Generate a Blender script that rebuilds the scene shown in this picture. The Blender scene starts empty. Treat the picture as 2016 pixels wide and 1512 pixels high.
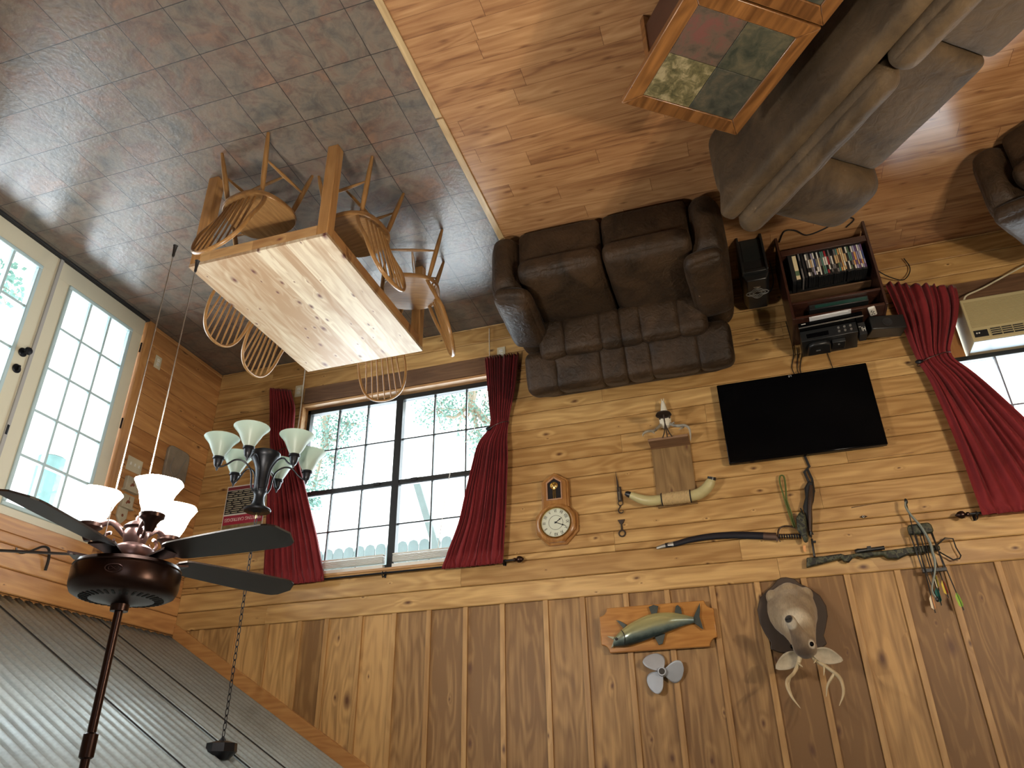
import bpy, bmesh, math, random
from mathutils import Vector, Matrix, Euler
random.seed(7)
C = bpy.context.scene.collection
S = bpy.context.scene
PI = math.pi
def R(a): return math.radians(a)

# ---------------------------------------------------------------- camera
cam = bpy.data.cameras.new('camera')
camo = bpy.data.objects.new('camera', cam)
C.objects.link(camo)
cx, cy, cz = ((-0.952952, 0.302726, 0.015470), (0.156670, 0.448209, 0.880093), (0.259493, 0.841110, -0.474550))
M = Matrix(((cx[0], -cy[0], -cz[0], -4.68869), (cx[1], -cy[1], -cz[1], -5.44950), (cx[2], -cy[2], -cz[2], 3.71181), (0, 0, 0, 1)))
camo.matrix_world = M
cam.sensor_fit = 'HORIZONTAL'
cam.sensor_width = 36.0
cam.lens = 1497.20643 / 2016 * 36.0
cam.clip_start = 0.05
cam.clip_end = 300
S.camera = camo

# ---------------------------------------------------------------- exposure
S.view_settings.view_transform = 'Standard'
S.view_settings.look = 'None'
S.view_settings.exposure = 0.55
S.view_settings.gamma = 1.0
S.view_settings.use_curve_mapping = False
S.cycles.max_bounces = 6
S.cycles.diffuse_bounces = 3
S.cycles.glossy_bounces = 2
S.cycles.transmission_bounces = 4
S.cycles.transparent_max_bounces = 12
S.cycles.sample_clamp_indirect = 4.0
S.cycles.use_adaptive_sampling = True
S.cycles.adaptive_threshold = 0.06
S.cycles.caustics_reflective = False
S.cycles.caustics_refractive = False

# ---------------------------------------------------------------- sky (bright overcast)
W = bpy.data.worlds.new('overcast_sky')
S.world = W
W.use_nodes = True
bg = W.node_tree.nodes['Background']
bg.inputs[0].default_value = (0.86, 0.96, 1.0, 1)
bg.inputs[1].default_value = 5.5

# ---------------------------------------------------------------- daylight coming in through the openings, plus one unseen fill light
def area_lamp(loc, rot, sx, sy, power, col):
    l = bpy.data.lights.new('window_and_fill_light', 'AREA')
    l.shape = 'RECTANGLE'; l.size = sx; l.size_y = sy
    l.energy = power; l.color = col
    o = bpy.data.objects.new('window_and_fill_light', l)
    o.location = loc; o.rotation_euler = rot
    C.objects.link(o)
    return o
DAY = (0.78, 0.9, 1.0)
area_lamp((-1.93, 0.30, 1.32), (R(-90), 0, 0), 1.9, 1.5, 32, DAY)
area_lamp((-7.2, 0.30, 1.6), (R(-90), 0, 0), 1.8, 1.1, 26, DAY)
area_lamp((0.30, -1.98, 1.08), (0, R(90), 0), 1.8, 1.7, 48, DAY)
# unseen fill light added behind the viewer; the rear wall has no window
area_lamp((-7.2, -9.3, 1.5), (R(90), 0, 0), 2.2, 1.5, 30, DAY)

# ---------------------------------------------------------------- geometry helpers
class MB:
    """collects shapes, then links them as ONE mesh object"""
    def __init__(s): s.v = []; s.f = []; s.mi = []; s.cur = 0
    def add(s, vs, fs, m=None):
        b = len(s.v)
        s.v.extend([tuple(v) for v in vs])
        s.f.extend([tuple(b + i for i in f) for f in fs])
        s.mi.extend([s.cur if m is None else m] * len(fs))
        return s
    def box(s, x0, x1, y0, y1, z0, z1, M=None, m=None):
        vs = [Vector((x, y, z)) for x in (x0, x1) for y in (y0, y1) for z in (z0, z1)]
        if M is not None: vs = [M @ v for v in vs]
        fs = [(0, 1, 3, 2), (4, 6, 7, 5), (0, 4, 5, 1), (2, 3, 7, 6), (0, 2, 6, 4), (1, 5, 7, 3)]
        return s.add(vs, fs, m)
    def cbox(s, x, y, z, sx, sy, sz, M=None, m=None):
        return s.box(x - sx / 2, x + sx / 2, y - sy / 2, y + sy / 2, z - sz / 2, z + sz / 2, M, m)
    def tube(s, pts, r, n=10, cap=True, closed=False, sq=(1, 1), m=None):
        pts = [Vector(p) for p in pts]
        k = len(pts)
        rs = list(r) if hasattr(r, '__len__') else [r] * k
        vs = []; fs = []
        t0 = (pts[1] - pts[0]).normalized()
        up = Vector((0, 0, 1)) if abs(t0.z) < .9 else Vector((0, 1, 0))
        nrm = t0.cross(up).normalized()
        for i, p in enumerate(pts):
            if closed: t = pts[(i + 1) % k] - pts[i - 1]
            elif i == 0: t = pts[1] - pts[0]
            elif i == k - 1: t = pts[-1] - pts[-2]
            else: t = pts[i + 1] - pts[i - 1]
            t.normalize()
            nrm = (nrm - t * nrm.dot(t))
            if nrm.length < 1e-6: nrm = t.orthogonal()
            nrm.normalize()
            b = t.cross(nrm)
            for j in range(n):
                a = 2 * PI * j / n
                vs.append(p + (nrm * math.cos(a) * sq[0] + b * math.sin(a) * sq[1]) * rs[i])
        segs = k if closed else k - 1
        for i in range(segs):
            for j in range(n):
                a = i * n + j; b2 = i * n + (j + 1) % n
                c = ((i + 1) % k) * n + (j + 1) % n; d = ((i + 1) % k) * n + j
                fs.append((a, b2, c, d))
        if cap and not closed:
            fs.append(tuple(range(n - 1, -1, -1)))
            fs.append(tuple((k - 1) * n + j for j in range(n)))
        return s.add(vs, fs, m)
    def cyl(s, p0, p1, r0, r1=None, n=16, m=None):
        return s.tube([p0, p1], [r0, r0 if r1 is None else r1], n, m=m)
    def lathe(s, prof, n=24, M=None, m=None, cap=True):
        vs = []; fs = []
        for (r, z) in prof:
            for j in range(n):
                a = 2 * PI * j / n
                v = Vector((max(r, 1e-4) * math.cos(a), max(r, 1e-4) * math.sin(a), z))
                vs.append(M @ v if M is not None else v)
        for i in range(len(prof) - 1):
            for j in range(n):
                fs.append((i * n + j, i * n + (j + 1) % n, (i + 1) * n + (j + 1) % n, (i + 1) * n + j))
        if cap:
            fs.append(tuple(range(n - 1, -1, -1)))
            fs.append(tuple((len(prof) - 1) * n + j for j in range(n)))
        return s.add(vs, fs, m)
    def prism(s, poly, y0, y1, M=None, m=None):
        """polygon in x,z extruded from y0 to y1"""
        n = len(poly)
        vs = [Vector((x, y0, z)) for x, z in poly] + [Vector((x, y1, z)) for x, z in poly]
        if M is not None: vs = [M @ v for v in vs]
        fs = [tuple(range(n)), tuple(range(2 * n - 1, n - 1, -1))]
        for i in range(n):
            j = (i + 1) % n
            fs.append((i, n + i, n + j, j))
        return s.add(vs, fs, m)
    def grid(s, fn, nu, nv, m=None, closeu=False):
        vs = [fn(i / (nu if closeu else nu - 1), j / (nv - 1)) for j in range(nv) for i in range(nu)]
        fs = []
        for j in range(nv - 1):
            for i in range(nu if closeu else nu - 1):
                i2 = (i + 1) % nu
                fs.append((j * nu + i, j * nu + i2, (j + 1) * nu + i2, (j + 1) * nu + i))
        return s.add(vs, fs, m)
    def pillow(s, c, h, r=.06, puff=(0, 0, 0), n=9, M=None, wr=0.0, seed=0, m=None):
        """rounded, slightly stuffed box. c centre, h half sizes"""
        hx, hy, hz = h
        rr = min(r, hx * .98, hy * .98, hz * .98)
        vs = []; fs = []; idx = {}
        rnd = random.Random(seed)
        ph = [rnd.uniform(0, 6) for _ in range(6)]
        def vert(i, j, k):
            key = (i, j, k)
            if key in idx: return idx[key]
            p = Vector(((2 * i / n - 1), (2 * j / n - 1), (2 * k / n - 1)))
            # bias towards the edges
            q = Vector([math.copysign(1 - (1 - abs(t)) ** 1.35, t) for t in p])
            a = Vector((q.x * hx, q.y * hy, q.z * hz))
            inner = Vector((max(-hx + rr, min(hx - rr, a.x)), max(-hy + rr, min(hy - rr, a.y)), max(-hz + rr, min(hz - rr, a.z))))
            d = a - inner
            if d.length > 1e-9: d = d.normalized() * rr
            o = inner + d
            fx = (1 - p.y ** 2) * (1 - p.z ** 2); fy = (1 - p.x ** 2) * (1 - p.z ** 2); fz = (1 - p.x ** 2) * (1 - p.y ** 2)
            o.x += math.copysign(puff[0] * fx, p.x) if abs(p.x) > .99 else puff[0] * fx * p.x
            o.y += math.copysign(puff[1] * fy, p.y) if abs(p.y) > .99 else puff[1] * fy * p.y
            o.z += math.copysign(puff[2] * fz, p.z) if abs(p.z) > .99 else puff[2] * fz * p.z
            if wr:
                w = wr * (math.sin(o.x * 23 + ph[0] + 2 * math.sin(o.z * 11)) + math.sin(o.z * 29 + ph[1] + o.y * 9) + math.sin(o.y * 31 + ph[2] + 1.5 * math.sin(o.x * 13))) / 3
                nn = o.normalized()
                o += nn * w
            o += Vector(c)
            if M is not None: o = M @ o
            idx[key] = len(vs); vs.append(o)
            return idx[key]
        for a in range(n):
            for b in range(n):
                fs.append((vert(0, a, b), vert(0, a, b + 1), vert(0, a + 1, b + 1), vert(0, a + 1, b)))
                fs.append((vert(n, a, b), vert(n, a + 1, b), vert(n, a + 1, b + 1), vert(n, a, b + 1)))
                fs.append((vert(a, 0, b), vert(a + 1, 0, b), vert(a + 1, 0, b + 1), vert(a, 0, b + 1)))
                fs.append((vert(a, n, b), vert(a, n, b + 1), vert(a + 1, n, b + 1), vert(a + 1, n, b)))
                fs.append((vert(a, b, 0), vert(a, b + 1, 0), vert(a + 1, b + 1, 0), vert(a + 1, b, 0)))
                fs.append((vert(a, b, n), vert(a + 1, b, n), vert(a + 1, b + 1, n), vert(a, b + 1, n)))
        return s.add(vs, fs, m)
    def ball(s, c, r, n=12, sc=(1, 1, 1), M=None, m=None):
        vs = []; fs = []
        k = n // 2 + 1
        for i in range(k + 1):
            t = PI * i / k
            for j in range(n):
                a = 2 * PI * j / n
                v = Vector((c[0] + r * sc[0] * math.sin(t) * math.cos(a), c[1] + r * sc[1] * math.sin(t) * math.sin(a), c[2] + r * sc[2] * math.cos(t)))
                vs.append(M @ v if M is not None else v)
        for i in range(k):
            for j in range(n):
                fs.append((i * n + j, (i + 1) * n + j, (i + 1) * n + (j + 1) % n, i * n + (j + 1) % n))
        return s.add(vs, fs, m)
    def build(s, name, mats, parent=None, smooth=False, bevel=0, sub=0, weld=False):
        me = bpy.data.meshes.new(name)
        me.from_pydata(s.v, [], s.f)
        if not isinstance(mats, (list, tuple)): mats = [mats]
        for m in mats: me.materials.append(m)
        if len(mats) > 1: me.polygons.foreach_set('material_index', s.mi)
        bm = bmesh.new(); bm.from_mesh(me)
        if weld: bmesh.ops.remove_doubles(bm, verts=bm.verts, dist=1e-5)
        bmesh.ops.recalc_face_normals(bm, faces=bm.faces)
        bm.to_mesh(me); bm.free()
        if smooth:
            me.polygons.foreach_set('use_smooth', [True] * len(me.polygons))
            if smooth == 'auto':
                me.set_sharp_from_angle(angle=R(38))
        me.update()
        o = bpy.data.objects.new(name, me)
        C.objects.link(o)
        if parent is not None: o.parent = parent
        if bevel:
            b = o.modifiers.new('bevel', 'BEVEL'); b.width = bevel; b.segments = 2; b.limit_method = 'ANGLE'; b.angle_limit = R(40)
            if not smooth:
                me.polygons.foreach_set('use_smooth', [True] * len(me.polygons)); me.set_sharp_from_angle(angle=R(30))
        if sub:
            b = o.modifiers.new('sub', 'SUBSURF'); b.levels = sub; b.render_levels = sub
        return o

def thing(name, label, cat, loc=(0, 0, 0), rz=0, group=None, rot=None):
    o = bpy.data.objects.new(name, None); C.objects.link(o)
    o.empty_display_size = .1
    o.location = loc
    o.rotation_euler = rot if rot else (0, 0, rz)
    return tag(o, label, cat, group)
def tag(o, label, cat, group=None, kind=None):
    o['label'] = label; o['category'] = cat
    if group: o['group'] = group
    if kind: o['kind'] = kind
    return o
def structure(o, label=None):
    o['kind'] = 'structure'
    if label: o['label'] = label
    return o
def copy_tree(o, parent=None):
    c = o.copy(); C.objects.link(c)
    if parent is not None: c.parent = parent
    for ch in [x for x in bpy.data.objects if x.parent == o and x is not c]:
        copy_tree(ch, c)
    return c
def smooth_path(pts, k=4):
    """catmull-rom"""
    pts = [Vector(p) for p in pts]
    P = [pts[0] * 2 - pts[1]] + pts + [pts[-1] * 2 - pts[-2]]
    out = []
    for i in range(1, len(P) - 2):
        for j in range(k):
            t = j / k
            a, b, c, d = P[i - 1], P[i], P[i + 1], P[i + 2]
            out.append(.5 * ((2 * b) + (c - a) * t + (2 * a - 5 * b + 4 * c - d) * t * t + (3 * b - 3 * c + d - a) * t ** 3))
    out.append(pts[-1])
    return out
def lerp_list(rs, n):
    out = []
    for i in range(n):
        t = i / (n - 1) * (len(rs) - 1); a = int(min(t, len(rs) - 2)); out.append(rs[a] + (rs[a + 1] - rs[a]) * (t - a))
    return out
def text_mb(txt, size, depth=.001, font_scale=(1, 1)):
    cu = bpy.data.curves.new('lettering', 'FONT'); cu.body = txt; cu.size = size; cu.extrude = depth; cu.align_x = 'CENTER'; cu.align_y = 'CENTER'; cu.resolution_u = 3
    to = bpy.data.objects.new('lettering', cu); C.objects.link(to)
    dg = bpy.context.evaluated_depsgraph_get(); dg.update()
    me = bpy.data.meshes.new_from_object(to.evaluated_get(dg))
    vs = [v.co.copy() for v in me.vertices]; fs = [tuple(p.vertices) for p in me.polygons]
    bpy.data.objects.remove(to); bpy.data.curves.remove(cu); bpy.data.meshes.remove(me)
    return vs, fs
def add_text(mb, txt, size, M, depth=.001, sx=1.0, m=None):
    """M maps text plane (x right, y up, z out) to the object"""
    vs, fs = text_mb(txt, size, depth)
    mb.add([M @ Vector((v.x * sx, v.y, v.z)) for v in vs], fs, m)
# maps text coordinates to a wall facing -Y
WALLTXT = Matrix(((1, 0, 0, 0), (0, 0, -1, 0), (0, 1, 0, 0), (0, 0, 0, 1)))

# ---------------------------------------------------------------- materials
def newmat(name):
    m = bpy.data.materials.new(name); m.use_nodes = True
    nt = m.node_tree; b = nt.nodes['Principled BSDF']
    return m, nt, b
def L(nt, a, b): nt.links.new(a, b)
def node(nt, t, **kw):
    n = nt.nodes.new(t)
    for k, v in kw.items(): setattr(n, k, v)
    return n
def flat(name, col, rough=.5, metal=0, spec=None, noise=0, nscale=20, emit=None, es=0, bump=0):
    m, nt, b = newmat(name)
    b.inputs['Base Color'].default_value = (*col, 1)
    b.inputs['Roughness'].default_value = rough
    b.inputs['Metallic'].default_value = metal
    if spec is not None: b.inputs['Specular IOR Level'].default_value = spec
    tc = node(nt, 'ShaderNodeTexCoord'); nz = node(nt, 'ShaderNodeTexNoise')
    nz.inputs['Scale'].default_value = nscale; nz.inputs['Detail'].default_value = 4
    L(nt, tc.outputs['Object'], nz.inputs['Vector'])
    if noise:
        mx = node(nt, 'ShaderNodeMixRGB'); mx.inputs[1].default_value = (*[c * (1 - noise) for c in col], 1); mx.inputs[2].default_value = (*[min(1, c * (1 + noise)) for c in col], 1)
        L(nt, nz.outputs[0], mx.inputs[0]); L(nt, mx.outputs[0], b.inputs['Base Color'])
    if bump:
        bp = node(nt, 'ShaderNodeBump'); bp.inputs['Strength'].default_value = bump; bp.inputs['Distance'].default_value = .01
        L(nt, nz.outputs[0], bp.inputs['Height']); L(nt, bp.outputs[0], b.inputs['Normal'])
    if emit:
        b.inputs['Emission Color'].default_value = (*emit, 1); b.inputs['Emission Strength'].default_value = es
    return m
def ramp(nt, fac, stops, interp='LINEAR'):
    r = node(nt, 'ShaderNodeValToRGB'); r.color_ramp.interpolation = interp
    e = r.color_ramp.elements
    while len(e) < len(stops): e.new(.5)
    for i, (p, c) in enumerate(stops):
        e[i].position = p; e[i].color = (*c, 1) if len(c) == 3 else c
    L(nt, fac, r.inputs[0])
    return r
def math_(nt, op, a, b=None, c=None, clamp=False):
    n = node(nt, 'ShaderNodeMath', operation=op); n.use_clamp = clamp
    for i, x in enumerate((a, b, c)):
        if x is None: continue
        if isinstance(x, (int, float)): n.inputs[i].default_value = x
        else: L(nt, x, n.inputs[i])
    return n.outputs[0]
def wood(name, c0, c1, axis='X', rough=.4, knot=.5, knotcol=(.12, .05, .02), var=.35, gs=1.0, ks=1.0, bump=.22, tint=None, cracks=0.0, face=None, kbig=1.0):
    """procedural wood, grain along axis; every board (mesh island) gets its own figure"""
    m, nt, b = newmat(name)
    tc = node(nt, 'ShaderNodeTexCoord'); geo = node(nt, 'ShaderNodeNewGeometry')
    rnd = geo.outputs['Random Per Island']
    off = node(nt, 'ShaderNodeVectorMath', operation='SCALE'); off.inputs[0].default_value = (37.1, 51.7, 23.3); L(nt, rnd, off.inputs['Scale'])
    ad = node(nt, 'ShaderNodeVectorMath', operation='ADD'); L(nt, tc.outputs['Object'], ad.inputs[0]); L(nt, off.outputs[0], ad.inputs[1])
    def mapped(along, across):
        mp = node(nt, 'ShaderNodeMapping'); sc = [across] * 3; sc['XYZ'.index(axis)] = along
        mp.inputs['Scale'].default_value = sc; L(nt, ad.outputs[0], mp.inputs['Vector']); return mp.outputs[0]
    # knots
    vk = node(nt, 'ShaderNodeTexVoronoi'); vk.inputs['Scale'].default_value = 1
    kv = mapped(2.6 * ks, 5.2 * ks)
    nzk = node(nt, 'ShaderNodeTexNoise'); nzk.inputs['Scale'].default_value = 2.2; nzk.inputs['Detail'].default_value = 3; L(nt, kv, nzk.inputs['Vector'])
    mxk = node(nt, 'ShaderNodeVectorMath', operation='SCALE'); L(nt, nzk.outputs[1], mxk.inputs[0]); mxk.inputs['Scale'].default_value = .12
    adk = node(nt, 'ShaderNodeVectorMath', operation='ADD'); L(nt, kv, adk.inputs[0]); L(nt, mxk.outputs[0], adk.inputs[1])
    if face is None: face = {'X': 'Y', 'Y': 'Z', 'Z': 'Y'}[axis]
    vk.voronoi_dimensions = '2D'
    ks_ = node(nt, 'ShaderNodeSeparateXYZ'); L(nt, adk.outputs[0], ks_.inputs[0]); kc_ = node(nt, 'ShaderNodeCombineXYZ')
    oth = [a for a in 'XYZ' if a not in (axis, face)][0]
    L(nt, ks_.outputs['XYZ'.index(axis)], kc_.inputs[0]); L(nt, ks_.outputs['XYZ'.index(oth)], kc_.inputs[1])
    L(nt, kc_.outputs[0], vk.inputs['Vector'])
    sepc = node(nt, 'ShaderNodeSeparateColor'); L(nt, vk.outputs['Color'], sepc.inputs[0])
    has = math_(nt, 'LESS_THAN', sepc.outputs[0], knot)
    size = math_(nt, 'MULTIPLY_ADD', math_(nt, 'POWER', sepc.outputs[1], 2.2), .085 * kbig, .022 * kbig)
    kd = math_(nt, 'DIVIDE', vk.outputs['Distance'], size)
    kin = math_(nt, 'SUBTRACT', 1.25, kd, clamp=True)
    kmask = math_(nt, 'MULTIPLY', kin, has)
    halo = math_(nt, 'MULTIPLY', math_(nt, 'SUBTRACT', 1.0, math_(nt, 'MULTIPLY', kd, .32), clamp=True), has)
    # grain
    g1 = node(nt, 'ShaderNodeTexNoise'); g1.inputs['Scale'].default_value = 1; g1.inputs['Detail'].default_value = 6; g1.inputs['Roughness'].default_value = .6; g1.inputs['Distortion'].default_value = .4
    L(nt, mapped(1.6 * gs, 28 * gs), g1.inputs['Vector'])
    g2 = node(nt, 'ShaderNodeTexNoise'); g2.inputs['Scale'].default_value = 1; g2.inputs['Detail'].default_value = 2
    L(nt, mapped(.9 * gs, 5 * gs), g2.inputs['Vector'])
    ringv = math_(nt, 'SINE', math_(nt, 'ADD', math_(nt, 'MULTIPLY', g2.outputs[0], 75.0), math_(nt, 'MULTIPLY', halo, 7.0)))
    ring = math_(nt, 'MULTIPLY_ADD', ringv, .5, .5)
    f = math_(nt, 'ADD', math_(nt, 'MULTIPLY_ADD', g1.outputs[0], 1.25, -.25), math_(nt, 'MULTIPLY', ring, .24))
    f = math_(nt, 'ADD', f, math_(nt, 'MULTIPLY', math_(nt, 'SUBTRACT', rnd, .5), var))
    f = math_(nt, 'ADD', f, math_(nt, 'MULTIPLY', halo, .16))
    rp = ramp(nt, f, [(.2, c0), (.62, [(a + b2) / 2 for a, b2 in zip(c0, c1)]), (.95, c1)])
    mx = node(nt, 'ShaderNodeMixRGB'); L(nt, kmask, mx.inputs[0]); L(nt, rp.outputs[0], mx.inputs[1]); mx.inputs[2].default_value = (*knotcol, 1)
    out = mx.outputs[0]
    if cracks:
        cn = node(nt, 'ShaderNodeTexNoise'); cn.inputs['Scale'].default_value = 1; cn.inputs['Detail'].default_value = 1
        L(nt, mapped(.28, 7), cn.inputs['Vector'])
        cr = math_(nt, 'ABSOLUTE', math_(nt, 'SUBTRACT', cn.outputs[0], .5))
        cr = math_(nt, 'LESS_THAN', cr, .005)
        gate = node(nt, 'ShaderNodeTexNoise'); gate.inputs['Scale'].default_value = 1.1; L(nt, ad.outputs[0], gate.inputs['Vector'])
        cr = math_(nt, 'MULTIPLY', cr, math_(nt, 'GREATER_THAN', gate.outputs[0], 1 - cracks))
        mx2 = node(nt, 'ShaderNodeMixRGB'); L(nt, cr, mx2.inputs[0]); L(nt, out, mx2.inputs[1]); mx2.inputs[2].default_value = (.10, .05, .02, 1)
        out = mx2.outputs[0]
    L(nt, out, b.inputs['Base Color'])
    b.inputs['Roughness'].default_value = rough
    bp = node(nt, 'ShaderNodeBump'); bp.inputs['Strength'].default_value = bump; bp.inputs['Distance'].default_value = .004
    L(nt, f, bp.inputs['Height']); L(nt, bp.outputs[0], b.inputs['Normal'])
    return m
def fabric(name, c0, c1, rough=.85, sheen=.4, scale=7, bump=.35, wr=26):
    m, nt, b = newmat(name)
    tc = node(nt, 'ShaderNodeTexCoord')
    n1 = node(nt, 'ShaderNodeTexNoise'); n1.inputs['Scale'].default_value = scale; n1.inputs['Detail'].default_value = 6; n1.inputs['Roughness'].default_value = .65; n1.inputs['Distortion'].default_value = .6
    L(nt, tc.outputs['Object'], n1.inputs['Vector'])
    rp = ramp(nt, n1.outputs[0], [(.3, c0), (.7, c1)])
    L(nt, rp.outputs[0], b.inputs['Base Color'])
    b.inputs['Roughness'].default_value = rough; b.inputs['Sheen Weight'].default_value = sheen; b.inputs['Sheen Roughness'].default_value = .4
    b.inputs['Specular IOR Level'].default_value = .25
    n2 = node(nt, 'ShaderNodeTexNoise'); n2.inputs['Scale'].default_value = wr; n2.inputs['Detail'].default_value = 5; n2.inputs['Distortion'].default_value = 1.4
    L(nt, tc.outputs['Object'], n2.inputs['Vector'])
    bp = node(nt, 'ShaderNodeBump'); bp.inputs['Strength'].default_value = bump; bp.inputs['Distance'].default_value = .015
    L(nt, n2.outputs[0], bp.inputs['Height']); L(nt, bp.outputs[0], b.inputs['Normal'])
    return m

MAT = {}
MAT['pine_wall'] = wood('pine_wall_planks', (.34, .18, .058), (.67, .43, .175), 'X', rough=.36, knot=.42, var=.32, gs=.8, ks=1.25, cracks=.36, kbig=1.15)
MAT['pine_wall_y'] = wood('pine_wall_planks_side', (.36, .16, .055), (.62, .34, .13), 'Y', face='X', rough=.38, knot=.5, var=.32, gs=.8, ks=1.2, cracks=.36, kbig=1.15)
MAT['pine_beam'] = wood('pine_trim', (.38, .17, .055), (.60, .33, .12), 'X', rough=.4, knot=.4, var=.2)
MAT['pine_beam_z'] = wood('pine_casing', (.36, .16, .05), (.56, .30, .11), 'Z', rough=.4, knot=.4, var=.2)
MAT['cedar'] = wood('gable_boards', (.21, .108, .036), (.57, .34, .13), 'Z', rough=.55, knot=.55, var=.8, gs=.9, ks=.85, kbig=1.4)
MAT['batten'] = wood('gable_battens', (.34, .18, .06), (.56, .34, .135), 'Z', rough=.5, knot=.25, var=.4)
MAT['darkboard'] = wood('weathered_brown_board', (.10, .05, .025), (.22, .12, .06), 'X', rough=.6, knot=.3, var=.1)
MAT['tabletop'] = wood('pale_pine_tabletop', (.42, .28, .165), (.70, .61, .45), 'Y', rough=.46, knot=.55, knotcol=(.13, .045, .035), var=.85, gs=1.0, ks=1.9, kbig=2.3, bump=.05)
MAT['tableleg'] = wood('pine_table_leg', (.36, .18, .06), (.55, .31, .12), 'Z', rough=.3, knot=.3, var=.2, ks=1.4)
MAT['tableapron'] = wood('pine_table_apron', (.36, .18, .07), (.66, .42, .19), 'X', rough=.3, knot=.5, knotcol=(.2, .07, .04), var=.8, ks=1.6)
MAT['chair'] = wood('honey_oak_chair', (.20, .10, .035), (.36, .20, .075), 'Y', rough=.28, knot=0, var=.1, gs=1.4, bump=.05)
MAT['chairz'] = wood('honey_oak_turned', (.22, .11, .035), (.37, .20, .07), 'Z', rough=.3, knot=0, var=.15, gs=1.4, bump=.05)
MAT['endtable'] = wood('amber_stained_frame', (.09, .035, .010), (.30, .13, .038), 'X', rough=.28, knot=.35, knotcol=(.10, .03, .01), var=.3, ks=1.8, bump=.08)
MAT['endtable_dark'] = flat('dark_red_brown_wood', (.06, .022, .012), .4, noise=.3)
MAT['stand'] = wood('mahogany_laminate', (.028, .010, .007), (.065, .024, .014), 'X', rough=.3, knot=0, var=.1, bump=.03)
MAT['plaque'] = wood('glossy_cherry_plaque', (.34, .14, .035), (.56, .28, .08), 'X', rough=.2, knot=.2, var=.1, bump=.03)
MAT['shield'] = flat('dark_walnut_shield', (.05, .03, .018), .6, noise=.2)
MAT['clockwood'] = wood('golden_oak_clock', (.28, .12, .035), (.48, .25, .08), 'Z', rough=.25, knot=0, var=.1, bump=.05)
MAT['shelfwood'] = wood('brown_cedar_shelf', (.16, .088, .03), (.33, .205, .08), 'Z', rough=.6, knot=.3, var=.1)
MAT['suede_dark'] = fabric('dark_brown_suede', (.010, .006, .003), (.060, .034, .017), scale=3.4, sheen=.03, rough=.55, bump=.6, wr=17)
MAT['suede_tan'] = fabric('taupe_brown_suede', (.028, .018, .009), (.112, .072, .036), scale=2.8, sheen=.05, rough=.7, bump=.55, wr=11)
MAT['throw'] = fabric('grey_velvet_cushion', (.17, .15, .13), (.42, .40, .36), rough=.5, sheen=.5, scale=6)
MAT['piping'] = flat('dark_piping', (.012, .008, .006), .8)
MAT['curtain'] = fabric('burgundy_curtain', (.135, .011, .014), (.23, .022, .026), rough=.8, sheen=.12, scale=3, bump=.05)
MAT['black'] = flat('black_plastic', (.012, .013, .014), .35)
MAT['blackmatte'] = flat('black_matte', (.01, .01, .011), .7)
MAT['blackgloss'] = flat('black_screen', (.002, .002, .0025), .12, spec=.12)
MAT['blackmetal'] = flat('black_iron', (.015, .016, .02), .38, metal=.6)
MAT['bronze'] = flat('dark_bronze_metal', (.035, .017, .013), .3, metal=.75)
MAT['bronzelight'] = flat('brushed_brown_metal', (.12, .07, .065), .3, metal=.85)
MAT['blade'] = flat('dark_walnut_blade', (.028, .019, .015), .45, noise=.2)
MAT['frameblk'] = flat('black_window_frame', (.012, .014, .015), .4)
MAT['white'] = flat('white_plastic', (.75, .74, .68), .4)
MAT['ivory'] = flat('ivory_plastic', (.60, .55, .40), .45)
MAT['cream'] = flat('cream_door_paint', (.62, .58, .44), .4)
MAT['doorbead'] = flat('bluish_lit_bead', (.45, .58, .60), .4)  # bluish daylight falling on the beads is put into their colour
MAT['steel'] = flat('brushed_steel', (.55, .55, .52), .35, metal=.9)
MAT['rust'] = flat('rusty_iron', (.045, .03, .022), .7, metal=.3, noise=.5, nscale=90)
MAT['brass'] = flat('polished_brass', (.75, .55, .2), .2, metal=1)
MAT['bone'] = flat('bleached_bone', (.66, .62, .50), .6, noise=.2, nscale=30)
MAT['rope'] = flat('sisal_rope', (.55, .40, .20), .8, noise=.25, nscale=60)
MAT['leather'] = flat('black_leather', (.012, .013, .02), .3)
MAT['glass'] = None
m, nt, b = newmat('window_glass')
b.inputs['Base Color'].default_value = (1, 1, 1, 1)
tr = node(nt, 'ShaderNodeBsdfTransparent'); gl = node(nt, 'ShaderNodeBsdfGlossy'); gl.inputs['Roughness'].default_value = .02
mxs = node(nt, 'ShaderNodeMixShader'); fr = node(nt, 'ShaderNodeFresnel'); fr.inputs[0].default_value = 1.25
L(nt, fr.outputs[0], mxs.inputs[0]); L(nt, tr.outputs[0], mxs.inputs[1]); L(nt, gl.outputs[0], mxs.inputs[2])
L(nt, mxs.outputs[0], nt.nodes['Material Output'].inputs[0])
MAT['glass'] = m
# frosted lamp glass
m, nt, b = newmat('frosted_lamp_glass')
b.inputs['Base Color'].default_value = (.62, .70, .62, 1); b.inputs['Roughness'].default_value = .35
tl = node(nt, 'ShaderNodeBsdfTranslucent'); tl.inputs[0].default_value = (.58, .68, .60, 1)
mxs = node(nt, 'ShaderNodeMixShader'); mxs.inputs[0].default_value = .5
L(nt, b.outputs[0], mxs.inputs[1]); L(nt, tl.outputs[0], mxs.inputs[2]); L(nt, mxs.outputs[0], nt.nodes['Material Output'].inputs[0])
MAT['frosted'] = m
MAT['litglass'] = flat('lit_frosted_glass', (.9, .9, .88), .4, emit=(1.0, .95, .88), es=48.0)
# ================================================================ ROOM
HB = 2.47                     # top of the plank part of the back wall
def roof(x): return 2.52 + .593 * (-x if x > -4.8 else 9.6 + x)
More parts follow.
